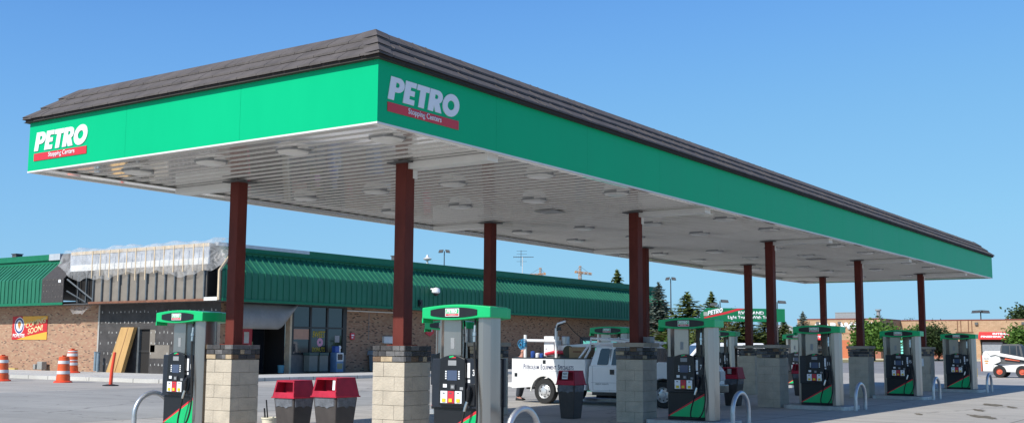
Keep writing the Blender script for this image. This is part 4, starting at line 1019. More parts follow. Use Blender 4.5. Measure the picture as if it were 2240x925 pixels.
# teal bin lorry-skip behind truck
gp = at(1347, 745, 38); db = thing('dumpster', 'teal green dumpster against the store wall, behind the utility truck', 'dumpster', (gp.x, 29.0, 0)); db.location = (39.6, 20.4, 0) if 0 else (gp.x, gp.y, 0)
m = MB(); m.box(-1.1, -.6, .1, 1.1, .6, 1.55); 
for k in range(7): m.box(-1.0+.33*k-.04, -.64, .2, -1.0+.33*k+.04, -.601, 1.45)
m.build('skip_body', mat('dumpster_green', (.04, .24, .19), .55), db)
m = MB(); m.hexa([(-1.12, -.62, 1.551), (1.12, -.62, 1.551), (1.12, .62, 1.551), (-1.12, .62, 1.551)], [(-1.12, -.62, 1.60), (1.12, -.62, 1.60), (1.12, .62, 1.78), (-1.12, .62, 1.78)]); m.build('lid', mat('dumpster_lid', (.10, .40, .34), .5), db)

# ================================================================== UTILITY TRUCK
tr = thing('utility_truck', 'white utility truck with service body lettered petroleum equipment specialists', 'truck', (16.5, 8.56, 0))
H = .90
def yz(pts): return [(-u, z) for u, z in pts]     # u runs forward, towards -y
def archpts(c, r, z): return [(c-r*math.cos(R_(a)), z+r*math.sin(R_(a))) for a in range(0, 181, 15)]
m = MB()
side = [(0, .40), (0, 1.24), (2.42, 1.24), (2.42, .40)]+[(c, z) for c, z in reversed(archpts(1.09, .42, .34)) if z > .40]
for s in (-1, 1):
    m.prism(yz(side), 'x', s*H, s*(H-.4))
m.box(-.5, -2.40, .55, .5, -.02, .62); m.box(-.5, -.03, .55, .5, -.0, 1.0); m.box(-.5, -2.41, .62, .5, -2.37, 1.3)
bed = m.build('service_body', M['white'], tr, bevel=.012)
m = MB()
for (u0, z0, u1, z1) in ((.555, .45, .562, 1.22), (.56, .895, 1.9, .902), (1.75, .9, 1.757, 1.22), (1.9, .42, 1.907, .9), (0.02, 1.228, 2.40, 1.236)): m.box(-H-.003, -u0, z0, -H-.0005, -u1, z1)
m.build('door_seams', M['grey_metal'], bed)
for (u, z) in ((1.05, 1.10), (.10, .73)):
    m = MB(); m.box(-H-.012, -u, z, -H-.0005, -u-.09, z+.10); m.build('latch', M['black'], bed)
m = MB(); m.prism(yz(archpts(1.09, .45, .34)+list(reversed(archpts(1.09, .415, .34)))), 'x', -H-.02, -H+.02); m.build('wheel_arch', M['white_dirty'], bed)
m = MB(); m.box(-H+.38, -.2, 1.245, H-.38, -2.3, 1.26); m.box(-H-.004, 0, 1.241, -H+.4, -2.42, 1.262); m.box(H-.4, 0, 1.241, H, -2.42, 1.262); m.build('top_rail', M['black'], bed)
m = MB(); m.box(-H+.02, .0, .44, -H+.2, .14, .56); m.box(-.7, .01, .42, .7, .18, .52); m.build('rear_bumper', M['white_dirty'], tr)
# lettering in small capitals
def smallcaps(words, parent, org, U, V, big, small, gap, total, mtl):
    items = []; x = 0
    for wd in words:
        for k, part in enumerate((wd[0], wd[1:])):
            if not part: continue
            me = text_mesh(part, .012); hgt = big if k == 0 else small; sc = hgt/.70
            mx = max(v.co.x for v in me.vertices); items.append((me, x, sc)); x += mx*sc+.012
        x += gap
    k = total/(x-gap); allm = MB()
    for me, xo, sc in items:
        vs = [((v.co.x*sc+xo)*k, v.co.y*sc, 0) for v in me.vertices]; allm.mesh(vs, [tuple(p.vertices) for p in me.polygons])
    t2 = bpy.data.meshes.new('cap'); t2.from_pydata(allm.v, [], allm.f)
    return flat(t2, 'lettering', mtl, parent, org, U, V, .003)
smallcaps(['PETROLEUM', 'EQUIPMENT', 'SPECIALISTS'], bed, (-H-.001, -.395, .945), UW, UZ, .135, .10, .07, 1.66, M['blue_letter'])
text('OK', 'lettering', M['dgrey'], bed, (-H-.001, -1.52, .83), UW, UZ, w=.1, h=.05, depth=.003)
text('EW', 'lettering', M['dgrey'], bed, (-H-.001, -1.74, .83), UW, UZ, w=.1, h=.05, depth=.003)
# cab
m = MB()
low = [(2.54, .40), (2.50, .62), (2.53, 1.06), (4.42, 1.08), (4.62, 1.19), (5.55, 1.12), (5.68, .98), (5.70, .42)]+[(c, z) for c, z in reversed(archpts(4.75, .42, .34)) if z > .42]+[(4.32, .36), (2.62, .36)]
m.prism(yz(low), 'x', -H, H)
cab = m.build('cab_body', M['white'], tr, bevel=.03)
m = MB()
r0 = [(-H+.01, -2.55, 1.055), (H-.01, -2.55, 1.055), (H-.01, -4.50, 1.055), (-H+.01, -4.50, 1.055)]
r1 = [(-H+.0563, -2.60, 1.25), (H-.0563, -2.60, 1.25), (H-.0563, -4.30, 1.25), (-H+.0563, -4.30, 1.25)]
r2 = [(-H+.13, -2.68, 1.56), (H-.13, -2.68, 1.56), (H-.13, -3.98, 1.56), (-H+.13, -3.98, 1.56)]
r3 = [(-H+.24, -2.80, 1.635), (H-.24, -2.80, 1.635), (H-.24, -3.85, 1.635), (-H+.24, -3.85, 1.635)]
m.loft([r0, r1, r2, r3]); m.build('cab_roof', M['white'], cab, bevel=.03)
def sideglass(pts, nm='side_window'):
    m = MB()
    def xx(z): return -H+.01+(z-1.055)/(1.56-1.055)*.12
    a = [(xx(z)-.008, -u, z) for u, z in pts]; b = [(xx(z)+.006, -u, z) for u, z in pts]; m.loft([a, b]); return m.build(nm, M['tint'], cab, bevel=.0)
sideglass([(2.78, 1.10), (2.84, 1.48), (2.88, 1.53), (3.10, 1.53), (3.14, 1.50), (3.12, 1.12), (3.08, 1.09), (2.80, 1.09)])
sideglass([(3.22, 1.09), (3.25, 1.50), (3.30, 1.53), (3.88, 1.53), (4.20, 1.13), (4.18, 1.09)])
m = MB(); m.hexa([(-H+.10, -4.47, 1.13), (H-.10, -4.47, 1.13), (H-.10, -4.44, 1.12), (-H+.10, -4.44, 1.12)], [(-H+.16, -4.02, 1.545), (H-.16, -4.02, 1.545), (H-.16, -3.98, 1.53), (-H+.16, -3.98, 1.53)]); m.build('windscreen', M['tint'], cab)
m = MB()
for pts in ([(2.66, .42), (2.64, 1.05)], [(3.17, .40), (3.17, 1.52)], [(4.24, .44), (4.26, 1.07)], [(2.66, .42), (4.24, .42)], [(2.6, .62), (4.24, .60)]):
    (u0, z0), (u1, z1) = pts; q = .004
    if abs(u1-u0) < .1: m.hexa([(-H-.002, -u0-q, z0), (-H+.12, -u0-q, z0), (-H+.12, -u0+q, z0), (-H-.002, -u0+q, z0)], [(-H-.002+(.06 if z1 > 1.1 else 0), -u1-q, z1), (-H+.12, -u1-q, z1), (-H+.12, -u1+q, z1), (-H-.002+(.06 if z1 > 1.1 else 0), -u1+q, z1)])
    else: m.box(-H-.002, -u0, z0-.003, -H+.1, -u1, z0+.003)
m.build('door_seams', M['grey_metal'], cab)
m = MB(); m.box(-H-.02, -3.19, .84, -H-.001, -3.31, .97); m.build('door_handle', M['black'], cab)
m = MB(); m.box(-H-.16, -4.05, 1.10, -H-.02, -4.22, 1.34); m.build('wing_mirror', M['black'], cab, bevel=.03)
pl_ = plate([(.05, 0), (.33, 0), (.38, .06), (.38, .25), (.30, .30), (.06, .30), (0, .24), (0, .06)], 'door_emblem', M['blue_letter'], cab, (-H-.001, -3.42, .68), UW, UZ, .002)
plate([(.06, .015), (.32, .015), (.365, .065), (.365, .245), (.295, .285), (.065, .285), (.015, .235), (.015, .065)], 'door_emblem', M['white'], cab, (-H-.0035, -3.42, .68), UW, UZ, .002)
text('O', 'lettering', M['blue_letter'], cab, (-H-.006, -3.47, .76), UW, UZ, w=.12, h=.15, bold=.03, depth=.002)
text('CREDIT EVENTS', 'lettering', M['dgrey'], cab, (-H-.001, -2.72, .565), UW, UZ, w=.42, h=.035, depth=.002)
m = MB(); m.box(-H+.05, -2.6, .28, -H+.18, -4.3, .36); m.box(-.6, -.3, .38, .6, -5.5, .5); m.build('running_gear', M['black'], tr)
m = MB(); m.box(-H+.02, -5.70, .38, H-.02, -5.82, .60); m.build('front_bumper', M['chrome'], tr, bevel=.03)
m = MB(); m.box(-.5, -5.70, .66, .5, -5.73, .95); m.build('grille', M['black'], tr)
for s in (-1, 1):
    m = MB(); m.box(s*.55, -5.69, .70, s*.85, -5.735, .95); m.build('headlight', M['lens'], tr, bevel=.02)
def wheel(x, u, s):
    m = MB(); m.lathe([(.20, s*-.0), (.325, s*.0), (.345, s*.03), (.345, s*.19), (.325, s*.22), (.20, s*.22)], c=(x, -u, .345), n=28, axis='x', cap=False); w = m.build('wheel', M['rubber'], tr, smooth=True)
    m = MB(); m.lathe([(.215, s*.015), (.20, s*.02), (.185, s*.05), (.15, s*.035), (.09, s*.015), (.075, s*-.02), (.04, s*-.025), (.0, s*-.025)], c=(x, -u, .345), n=28, axis='x', cap=False)
    for k in range(8):
        a = 2*math.pi*k/8; m.lathe([(.0, s*.0), (.022, s*.0), (.022, s*.004), (0, s*.004)], c=(x+s*.028, -u+.145*math.cos(a), .345+.145*math.sin(a)), n=8, axis='x', mi=1)
    m.build('rim', [M['rim'], M['black']], w, smooth=True)
for s, x in ((1, -H+.01), (-1, H-.01)):
    for u in (1.09, 4.75): wheel(x, u, s)
# rack and crane gear
m = MB(); RK = .03
for s in (-1, 1):
    x = s*(H-.08)
    m.tube([(x, -2.36, 1.25), (x, -2.52, 1.50), (x, -2.56, 1.80), (x, -3.0, 1.76), (x, -4.0, 1.69)], RK, 6); m.tube([(x, -2.56, 1.66), (x, -3.9, 1.665)], RK, 6); m.tube([(x, -2.18, 1.25), (x, -2.50, 1.62)], RK, 6)
m.tube([(-H+.08, -2.56, 1.80), (H-.08, -2.56, 1.80)], RK, 6); m.tube([(-H+.08, -3.9, 1.69), (H-.08, -3.9, 1.69)], RK, 6); m.build('ladder_rack', M['white'], tr, smooth=True)
m = MB(); m.tube([(-.62, -.27, 1.26), (-.62, -.27, 1.90)], .045, 8); m.tube([(-.62, -.27, 1.74), (-.6, -1.30, 1.73)], .04, 8); m.tube([(-.62, -1.31, 1.26), (-.62, -1.31, 2.08)], .04, 8); m.tube([(-.62, -1.30, 2.06), (-.62, -1.36, 2.20), (-.6, -1.60, 2.27)], .032, 8); m.build('hoist_post', M['white'], tr, smooth=True)
m = MB(); m.box(-.55, -.86, 1.30, -.25, -1.18, 1.86); m.box(-.5, -1.18, 1.35, -.3, -1.28, 1.75); m.box(-.56, -.9, 1.5, -.57, -.96, 1.56); cr = m.build('crane_base', M['white'], tr, bevel=.02)
m = MB(); m.hexa([(-.5, -1.30, 1.46), (-.3, -1.30, 1.46), (-.3, -3.0, 1.60), (-.5, -3.0, 1.60)], [(-.5, -1.30, 1.60), (-.3, -1.30, 1.60), (-.3, -3.0, 1.70), (-.5, -3.0, 1.70)]); m.build('crane_boom', M['white'], tr, bevel=.01)
m = MB(); m.tube([(-.62, -1.33, 2.0), (-.62, -1.30, 2.12), (-.61, -1.42, 2.18), (-.6, -1.58, 2.24)], [.03, .036, .028, .02], 6); m.box(-.66, -1.36, 2.02, -.58, -1.44, 2.12); m.tube([(-.6, -1.62, 2.25), (-.5, -1.80, 2.0), (-.4, -2.15, 1.70)], .012, 5); m.build('winch', M['black'], tr)
m = MB(); m.lathe([(.09, 0), (.115, .02), (.115, .22), (.09, .24)], c=(-.35, -1.46, 1.62), n=14); m.build('gas_tank', M['galv'], tr, smooth=True)
m = MB(); m.hexa([(-.6, -.55, 1.265), (-.2, -.55, 1.265), (-.2, -1.9, 1.265), (-.6, -1.9, 1.265)], [(-.5, -.75, 1.36), (-.3, -.75, 1.36), (-.3, -1.8, 1.42), (-.5, -1.8, 1.42)]); m.tube([(-.6, -.95, 1.36), (-.6, -1.25, 1.42), (-.58, -1.7, 1.40), (-.6, -1.9, 1.30)], .05, 6, 1); m.build('bed_load', [M['dgrey'], M['red']], tr)
for (u, h, mt, nm, lab) in ((.58, .16, M['blue'], 'oil_can', 'blue can standing on the truck bed rail near the rope'), (.74, .11, M['white'], 'oil_can', 'white can between two blue cans on the truck bed'), (.88, .10, M['blue'], 'oil_can', 'low blue can beside the white crane base on the truck')):
    m = MB(); m.lathe([(.055, 0), (.06, .01), (.06, h), (.03, h+.02)], n=12); tag(m.build(nm, mt, loc=(16.5-.70, 8.56-u, 1.264), smooth=True), lab, 'can', 'cans on the truck bed')
m = MB(); r = random.Random(4)
for k in range(6):
    cyy, cz, ra = .10+r.uniform(-.03, .03), r.uniform(-.12, -.04), r.uniform(.08, .12)
    m.tube([(r.uniform(-.02, .02), cyy+ra*.8*math.cos(a*.5236), cz+ra*math.sin(a*.5236)) for a in range(13)], .010, 5)
for k in range(5): m.tube([(-.055, 0, .08-.045*k), (-.045, -.06, .06-.045*k), (.045, -.055, .05-.045*k), (.05, .045, .07-.045*k), (-.055, .045, .06-.045*k)], .017, 5)
tag(m.build('rope_coil', M['rope'], loc=(16.5-.68, 8.56-.27, 1.70), smooth=True), 'coil of blue rope hung on the white hoist post', 'rope')
cb = thing('cardboard_box', 'brown cardboard box on the truck bed behind the cab', 'box', (16.5-.45, 8.56-2.05, 1.264))
m = MB(); m.box(-.25, -.27, 0, .25, .27, .30); m.build('carton', M['carton'], cb, bevel=.006)
m = MB(); m.hexa([(-.25, -.27, .301), (.25, -.27, .301), (.25, -.26, .301), (-.25, -.26, .301)], [(-.25, -.40, .36), (.25, -.40, .36), (.25, -.39, .365), (-.25, -.39, .365)]); m.build('flap', M['carton'], cb)
m = MB(); m.box(-.252, -.12, .15, -.2505, .14, .19); m.build('printed_mark', M['rust'], cb)
m = MB(); m.lathe([(.08, -.10), (.17, -.10), (.17, -.07), (.10, -.07), (.10, .07), (.17, .07), (.17, .10), (.08, .10)], c=(0, 0, .17), n=18, axis='x'); tag(m.build('cable_reel', mat('reel_dark', (.05, .045, .02), .6), loc=(16.5-.55, 8.56-1.72, 1.264)), 'dark cable reel beside the cardboard box on the truck', 'reel')

# ================================================================== PERSON
pe = thing('person', 'bald man in dark clothes standing behind the white truck, looking down', 'person', (16.85, 9.10, 0))
def skin_obj(name, verts, edges, radii, mtl, parent, sub=2):
    me = bpy.data.meshes.new(name); me.from_pydata(verts, edges, []); o = bpy.data.objects.new(name, me); COL.objects.link(o); o.parent = parent
    me.materials.append(mtl); sk = o.modifiers.new('skin', 'SKIN'); sk.use_smooth_shade = True
    if not me.skin_vertices: me.skin_vertices.new()
    for i, r in enumerate(radii):
        q = me.skin_vertices[0].data[i]; q.radius = (r, r) if not isinstance(r, tuple) else r; q.use_root = (i == 0)
    s = o.modifiers.new('sub', 'SUBSURF'); s.levels = sub; s.render_levels = sub
    return o
# facing -y (towards the truck tail), height 1.5 survey units = 1.72 m
V_ = [(0, 0, .80), (0, .0, 1.0), (0, -.02, 1.20), (0, -.05, 1.30), (0, -.09, 1.37), (0, -.11, 1.45), (0, -.10, 1.50),
      (-.09, 0, .76), (-.10, -.02, .42), (-.10, .03, .07), (-.10, -.12, .03), (.09, 0, .76), (.10, .0, .42), (.10, .10, .07), (.10, -.05, .03),
      (-.17, -.02, 1.20), (-.23, -.02, .95), (-.20, -.20, .80), (-.19, -.27, .78), (.17, -.02, 1.20), (.23, -.02, .95), (.20, -.20, .80), (.19, -.27, .78)]
E_ = [(0, 1), (1, 2), (2, 3), (3, 4), (4, 5), (5, 6), (0, 7), (7, 8), (8, 9), (9, 10), (0, 11), (11, 12), (12, 13), (13, 14), (2, 15), (15, 16), (16, 17), (17, 18), (2, 19), (19, 20), (20, 21), (21, 22)]
RR = [.13, .13, .12, .055, .075, .09, .07, .08, .055, .04, .035, .08, .055, .04, .035, .055, .042, .033, .035, .055, .042, .033, .035]
skin_obj('body', V_, E_, RR, M['skin'], pe)
skin_obj('shirt', [(0, 0, .82), (0, 0, 1.0), (0, -.02, 1.2), (0, -.035, 1.26), (-.17, -.02, 1.2), (-.225, -.02, 1.0), (.17, -.02, 1.2), (.225, -.02, 1.0)], [(0, 1), (1, 2), (2, 3), (2, 4), (4, 5), (2, 6), (6, 7)], [.155, .15, .14, .075, .075, .062, .075, .062], M['shirt'], pe)
skin_obj('trousers', [(0, 0, .84), (0, 0, .76), (-.09, 0, .70), (-.10, -.02, .42), (-.10, .03, .09), (.09, 0, .70), (.10, 0, .42), (.10, .10, .09)], [(0, 1), (1, 2), (2, 3), (3, 4), (1, 5), (5, 6), (6, 7)], [.15, .14, .10, .08, .07, .10, .08, .07], M['jeans'], pe)
for (x, y) in ((-.10, .03), (.10, .10)):
    m = MB(); m.loft([[(x-.05, y+.06, 0), (x+.05, y+.06, 0), (x+.055, y-.20, 0), (x-.055, y-.20, 0)], [(x-.045, y+.05, .09), (x+.045, y+.05, .09), (x+.04, y-.17, .05), (x-.04, y-.17, .05)]]); m.build('shoe', M['rubber'], pe, bevel=.02)
m = MB()
m.lathe([(.0, .02), (.018, .0), (.012, -.03)], c=(0, -.20, 1.41), n=8); 
for s in (1, -1): m.lathe([(.0, -.008), (.024, -.005), (.024, .005), (.0, .008)], c=(s*.088, -.085, 1.425), n=8, axis='x')
m.build('nose_and_ears', M['skin'], pe, smooth=True)

# ================================================================== FAR SIDE: SKID LOADER, BOLLARDS, CAR WASH
sk = thing('skid_loader', 'white compact skid loader with orange wheel rims parked on the lot', 'skid loader', (58.6, 4.80, 0))
SX = .62
def uv(pts): return [(-u, z) for u, z in pts]
m = MB(); m.prism(uv([(.02, .34), (.0, 1.20), (.06, 1.42), (.18, 1.50), (.62, 1.47), (.95, 1.25), (1.0, .9), (.62, .72), (.55, .34)]), 'x', -SX, SX); bd_ = m.build('loader_body', M['skid_white'], sk, bevel=.03)
m = MB(); m.box(-SX+.02, .03, .34, SX-.02, .08, 1.25); m.build('rear_door', M['skid_orange'], sk)
m = MB(); m.prism(uv([(.55, .34), (.62, .72), (1.0, .66), (2.4, .78), (2.55, .4), (2.4, .30)]), 'x', -SX+.02, SX-.02); m.build('chassis', M['skid_white'], sk, bevel=.02)
m = MB(); m.prism(uv([(.9, .75), (1.0, 1.2), (2.3, 1.0), (2.35, .78)]), 'x', -SX+.08, SX-.08); m.build('engine_bay', M['dgrey'], sk)
m = MB(); m.prism(uv([(1.2, 1.02), (1.25, 1.10), (2.0, 1.0), (2.0, .93)]), 'x', -SX-.02, -SX+.05); m.build('hydraulic_line', M['skid_orange'], sk)
for s in (-1, 1):
    m = MB(); m.prism(uv([(.25, 1.49), (.75, 1.50), (1.0, 1.38), (2.9, 1.02), (3.1, .55), (2.95, .42), (2.75, .9), (1.0, 1.2), (.72, 1.30), (.45, 1.22)]), 'x', s*SX, s*(SX+.10)); m.build('lift_arm', M['skid_white'], sk, bevel=.015)
m = MB(); m.prism(uv([(.92, 1.2), (1.0, 1.78), (1.1, 1.90), (1.95, 1.90), (2.08, 1.80), (2.2, 1.05)]), 'x', -.48, .48); cbn = m.build('cab_cage', M['dgrey'], sk, bevel=.02)
m = MB()
m.prism(uv([(1.03, 1.40), (1.08, 1.80), (1.45, 1.80), (1.45, 1.34)]), 'x', -.485, -.481); m.prism(uv([(1.50, 1.32), (1.50, 1.80), (1.80, 1.80), (1.82, 1.26)]), 'x', -.485, -.481); m.prism(uv([(1.87, 1.25), (1.86, 1.80), (1.96, 1.80), (2.05, 1.2)]), 'x', -.485, -.481)
m.build('cab_mesh', M['tint'], cbn)
for s in (-1, 1):
    for u in (.92, 2.12):
        m = MB(); a, b = s*(SX-.12), s*(SX+.12); m.lathe([(.17, a), (.32, a), (.345, a+s*.04), (.345, b-s*.04), (.32, b), (.17, b)], c=(0, -u, .345), n=22, axis='x', cap=False); w = m.build('wheel', M['rubber'], sk, smooth=True)
        m = MB(); m.lathe([(.18, b-s*.01), (.16, b-s*.06), (.09, b-s*.06), (.08, b-s*.02), (.0, b-s*.02)], c=(0, -u, .345), n=18, axis='x', cap=False); m.build('rim', M['skid_orange'], w, smooth=True)
m = MB(); m.prism(uv([(2.75, .06), (3.3, .02), (3.3, .06), (2.85, .1), (2.85, .55), (2.75, .6)]), 'x', -.75, .75); m.build('bucket', M['dgrey'], sk)
text('S220', 'lettering', M['dgrey'], bd_, (-SX-.002, -.10, 1.02), UW, UZ, w=.26, h=.09, depth=.004)
m = MB(); m.box(-SX-.004, -.12, .88, -SX-.001, -.34, .97); m.box(-SX-.004, -.16, .76, -SX-.001, -.30, .84); m.build('decal', M['crane'], bd_)
q = at(2138, 823, 66); 
m = MB(); m.tube([(0, 0, 0), (0, 0, .45), (-.0, .06, .72), (0, .25, .95)], .07, 8); tag(m.build('yellow_bollard', M['yellow'], loc=(59.4, 5.45, 0), smooth=True), 'bent yellow pipe guard on the lot left of the skid loader', 'bollard')
m = MB(); m.tube([(0, 0, 0), (0, 0, 1.25)], .16, 8); tag(m.build('yellow_bollard', M['yellow'], loc=(169.6, 26.9, .2)), 'straight yellow bollard at the interior entrance of the car wash', 'bollard')
# car wash
cw = thing('car_wash', 'long flat roofed tan block car wash with red awnings', 'building', (0, 0, 0))
AX, BX2, YS, YN, ZW = 160., 170.9, 40.33, 53.2, 6.10
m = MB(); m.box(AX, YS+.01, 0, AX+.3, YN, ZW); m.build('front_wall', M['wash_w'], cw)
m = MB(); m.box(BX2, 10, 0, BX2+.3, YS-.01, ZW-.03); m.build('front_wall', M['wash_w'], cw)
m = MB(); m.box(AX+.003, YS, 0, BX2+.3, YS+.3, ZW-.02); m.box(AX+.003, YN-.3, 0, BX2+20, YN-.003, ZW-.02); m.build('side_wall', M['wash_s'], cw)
m = MB(); m.box(AX+.3, YS+.3, ZW-.3, BX2+20, YN-.3, ZW-.25); m.box(BX2+.3, 10, ZW-.35, BX2+20, YS, ZW-.3); m.build('roof', M['felt'], cw)
m = MB(); m.box(AX-.08, YS-.08, ZW, AX+.35, YN+.05, ZW+.14); m.box(AX+.351, YS-.08, ZW, BX2+.3, YS+.35, ZW+.13); m.box(BX2-.08, 10, ZW-.03, BX2+.35, YS-.081, ZW+.11); m.build('roof_edge', mat('wash_cap_red', (.22, .05, .04), .6), cw)
m = MB(); m.box(AX-.03, YS+.01, .1, AX-.001, YN, 1.25); m.build('base_course', M['wash_base'], cw)
m = MB(); m.box(BX2-.03, 29.2, .1, BX2-.001, YS-.4, 1.25); m.build('base_course', M['wash_base'], cw)
m = MB(); m.box(AX-.02, YS+.02, 3.9, AX-.001, YN, 4.0); m.build('trim_band', M['wash_base'], cw)
m = MB(); m.box(AX-.05, 45.0, .1, AX-.031, 46.3, 2.95); m.build('door', M['door_orange'], cw)
text('CAR WASH', 'lettering', M['white_sign'], cw, (AX-.02, 50.45, 4.48), UW, UZ, w=9.2, h=1.15, bold=.06, depth=.15)
def awn(x, y0, y1, z0, z1, words):
    m = MB(); m.prism([(x-.0, z1), (x-.9, z0+.25), (x-.9, z0), (x-.0, z0)], 'y', y0, y1); a = m.build('awning', M['awning'], cw)
    for s, yy, zz, w, h in words: text(s, 'lettering', M['white_sign'], a, (x-.905+ (zz-z0-.25)*.95 if 0 else x-.93+max(0, zz-z0-.2)*.9/(z1-z0-.25), yy, zz), UW, (.55, 0, .83), w=w, h=h, bold=.05, depth=.05)
awn(AX, 46.9, 51.4, 2.95, 3.95, [('EXTERIOR', 50.4, 3.22, 3.2, .42)])
awn(BX2, 20.6, 28.6, 3.15, 4.30, [('INTERIOR', 26.6, 3.84, 3.0, .36), ('FINISHING ENTRANCE', 28.2, 3.42, 6.6, .34)])
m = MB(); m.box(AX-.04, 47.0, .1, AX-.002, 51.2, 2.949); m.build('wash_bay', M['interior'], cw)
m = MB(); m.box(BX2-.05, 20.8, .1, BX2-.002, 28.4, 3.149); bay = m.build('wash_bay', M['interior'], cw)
m = MB(); m.box(BX2-.06, 25.3, 1.3, BX2-.051, 28.2, 2.75); m.build('bay_window', mat('bay_light', (.30, .33, .37), .2), cw)
m = MB(); m.box(BX2-.04, 31.0, .3, BX2-.002, 32.2, 2.85); m.box(BX2-.05, 30.9, .3, BX2-.003, 30.99, 3.0, 1); m.box(BX2-.05, 30.4, .3, BX2-.003, 30.5, 3.0, 1); m.build('window', [M['glass'], M['door_orange']], cw)
for (x, y) in ((AX, 49.9), (AX, 46.5), (BX2, 28.9), (BX2, 22.3)):
    m = MB(); m.prism([(x-.3, 5.35), (x-.001, 5.35), (x-.001, 5.75), (x-.25, 5.75)], 'y', y-.22, y+.22); m.build('wall_light', M['dgrey'], cw)
m = MB(); 
for y in (29.6, 30.1, 31.2, 31.7): m.tube([(BX2-.08, y, 4.2), (BX2-.08, y, ZW+.1)], .045, 5)
m.tube([(BX2-.09, 29.4, 4.25), (BX2-.09, 32.0, 4.25)], .05, 5); m.build('pipework', M['rust'], cw)
m = MB(); m.box(AX+1, 43.7, ZW, AX+3, 47.5, ZW+1.05); m.box(AX+.95, 43.65, ZW+1.05, AX+3.05, 47.55, ZW+1.12); m.build('rooftop_unit', M['grey_metal'], cw, bevel=.03)
m = MB(); m.tube([(AX+1.2, 40.9, ZW-.1), (AX+1.2, 40.9, ZW+1.25)], .28, 10); m.tube([(AX+1.2, 40.9, ZW+1.26), (AX+1.2, 40.9, ZW+1.5)], .46, 10); m.build('vent_stack', M['grey_metal'], cw, smooth=True)
# turquoise slatted wall at the recess
tw = thing('slatted_screen', 'bright turquoise slatted screen in the corner of the car wash', 'screen', (at(1974, 765, 164).x, at(1974, 765, 164).y, 0))
m = MB()
for k in range(8): m.hexa([(-.16, -1.7, .5+.42*k), (0, -1.7, .5+.42*k), (0, 1.1, .5+.42*k), (-.16, 1.1, .5+.42*k)], [(-.01, -1.7, .80+.42*k), (.09, -1.7, .80+.42*k), (.09, 1.1, .80+.42*k), (-.01, 1.1, .80+.42*k)])
m.build('slats', M['teal'], tw)
m = MB(); m.box(.1, -1.7, .1, .16, 1.1, 3.9); m.build('frame', M['dkteal'], tw)

# ================================================================== RV SIGN, HOUSE, LAMPS, CRANES
def facing(px, py, d): return at(px, py, d)
sg = thing('island_sign', 'long green RV island sign with white lettering and a red stripe', 'sign')
c0 = at(1532, 702, 70); ang = math.atan2(BR.y, BR.x); sg.location = (c0.x, c0.y, 0); sg.rotation_euler = (0, 0, ang+R_(2))
zl = c0.z; SW, SH = 5.37, .84
m = MB(); m.prism([(0, zl), (SW, zl-.02), (SW, zl+SH-.04), (.42, zl+SH), (0, zl+SH-.36)], 'y', 0, .05); bdm = m.build('sign_board', mat('sign_green', (.003, .17, .065), .4, var=.05), sg)
plate([(.24, .18), (1.6, .45), (2.2, .63), (2.9, SH-.03), (2.35, SH-.03), (1.7, .62), (.24, .26)], 'red_stripe', M['red_sign'], bdm, (0, -.001, zl), US, UZ, .006)
flat(heavy_petro(1.0, .28), 'lettering', M['white_sign'], bdm, (.46, -.002, zl+.36), (.97, 0, .22), UZ, .012)
m = MB()
for k in range(4): m.box(.22+.06*k, -.008, zl+.34, .26+.06*k, -.001, zl+.58)
m.build('sign_mark', mat('mark_grey', (.55, .55, .52), .5), bdm)
text('RV ISLAND', 'lettering', M['white_sign'], bdm, (2.42, -.001, zl+.43), US, UZ, w=1.62, h=.21, bold=.03, depth=.01)
text('Light Trucks With Trailers', 'lettering', M['white_sign'], bdm, (1.75, -.001, zl+.10), US, UZ, w=3.1, h=.26, bold=.025, depth=.01)
for u in (.9, SW-.9):
    m = MB(); m.box(u-.1, .0, 0, u+.1, .12, zl-.021); m.build('post', M['bronze'], sg)
hs = thing('gabled_house', 'small white house with a gabled roof beyond the car lot', 'house'); hp = at(1722, 765, 230); hs.location = (hp.x, hp.y, 0); hs.rotation_euler = (0, 0, ang)
ha = at(1722, 709, 230).z; he = at(1700, 722, 230).z
m = MB(); m.prism([(-2.2, 0), (2.6, 0), (2.6, he), (.1, ha-.15), (-2.2, he)], 'y', 0, 8); m.build('house_wall', M['white_dirty'], hs)
m = MB()
for s, xe in ((-1, -2.6), (1, 3.0)): m.hexa([(.1, -.4, ha-.18), (.1, 8, ha-.18), (xe, 8, he-.25), (xe, -.4, he-.25)], [(.1, -.4, ha), (.1, 8, ha), (xe, 8, he-.07), (xe, -.4, he-.07)])
m.build('roof', mat('house_roof', (.55, .54, .52), .7), hs)
m = MB(); m.prism([(-1.6, 0), (1.9, 0), (1.9, he-1.4), (.15, he-.6), (-1.6, he-1.4)], 'y', -1.5, -.01); m.build('porch', M['white_dirty'], hs)
def lamp(px, py, d, lab, heads=2, w=.9, drop=0):
    tp = at(px, py, d); l = thing('light_pole', lab, 'light pole', (tp.x, tp.y, 0), ang, 'parking lot light poles'); k = d/80
    m = MB(); m.tube([(0, 0, 0), (0, 0, tp.z)], [.07*k, .036*k], 6); m.build('pole', M['bronze'], l)
    hd = ((-1, 1) if heads == 2 else (heads,))
    for s in hd:
        m = MB(); m.hexa([(s*.12*k, -.2*k, tp.z-.10*k), (s*w*k, -.2*k, tp.z-.12*k), (s*w*k, .2*k, tp.z-.12*k), (s*.12*k, .2*k, tp.z-.10*k)], [(s*.06*k, -.16*k, tp.z+.10*k), (s*(w-.06)*k, -.16*k, tp.z+.07*k), (s*(w-.06)*k, .16*k, tp.z+.07*k), (s*.06*k, .16*k, tp.z+.10*k)]); m.build('lamp_head', M['dgrey'], l)
lamp(972, 549, 95, 'double headed light pole rising behind the long green roof', w=.42)
lamp(1467, 609, 95, 'tall double headed light pole above the spruces', w=.38)
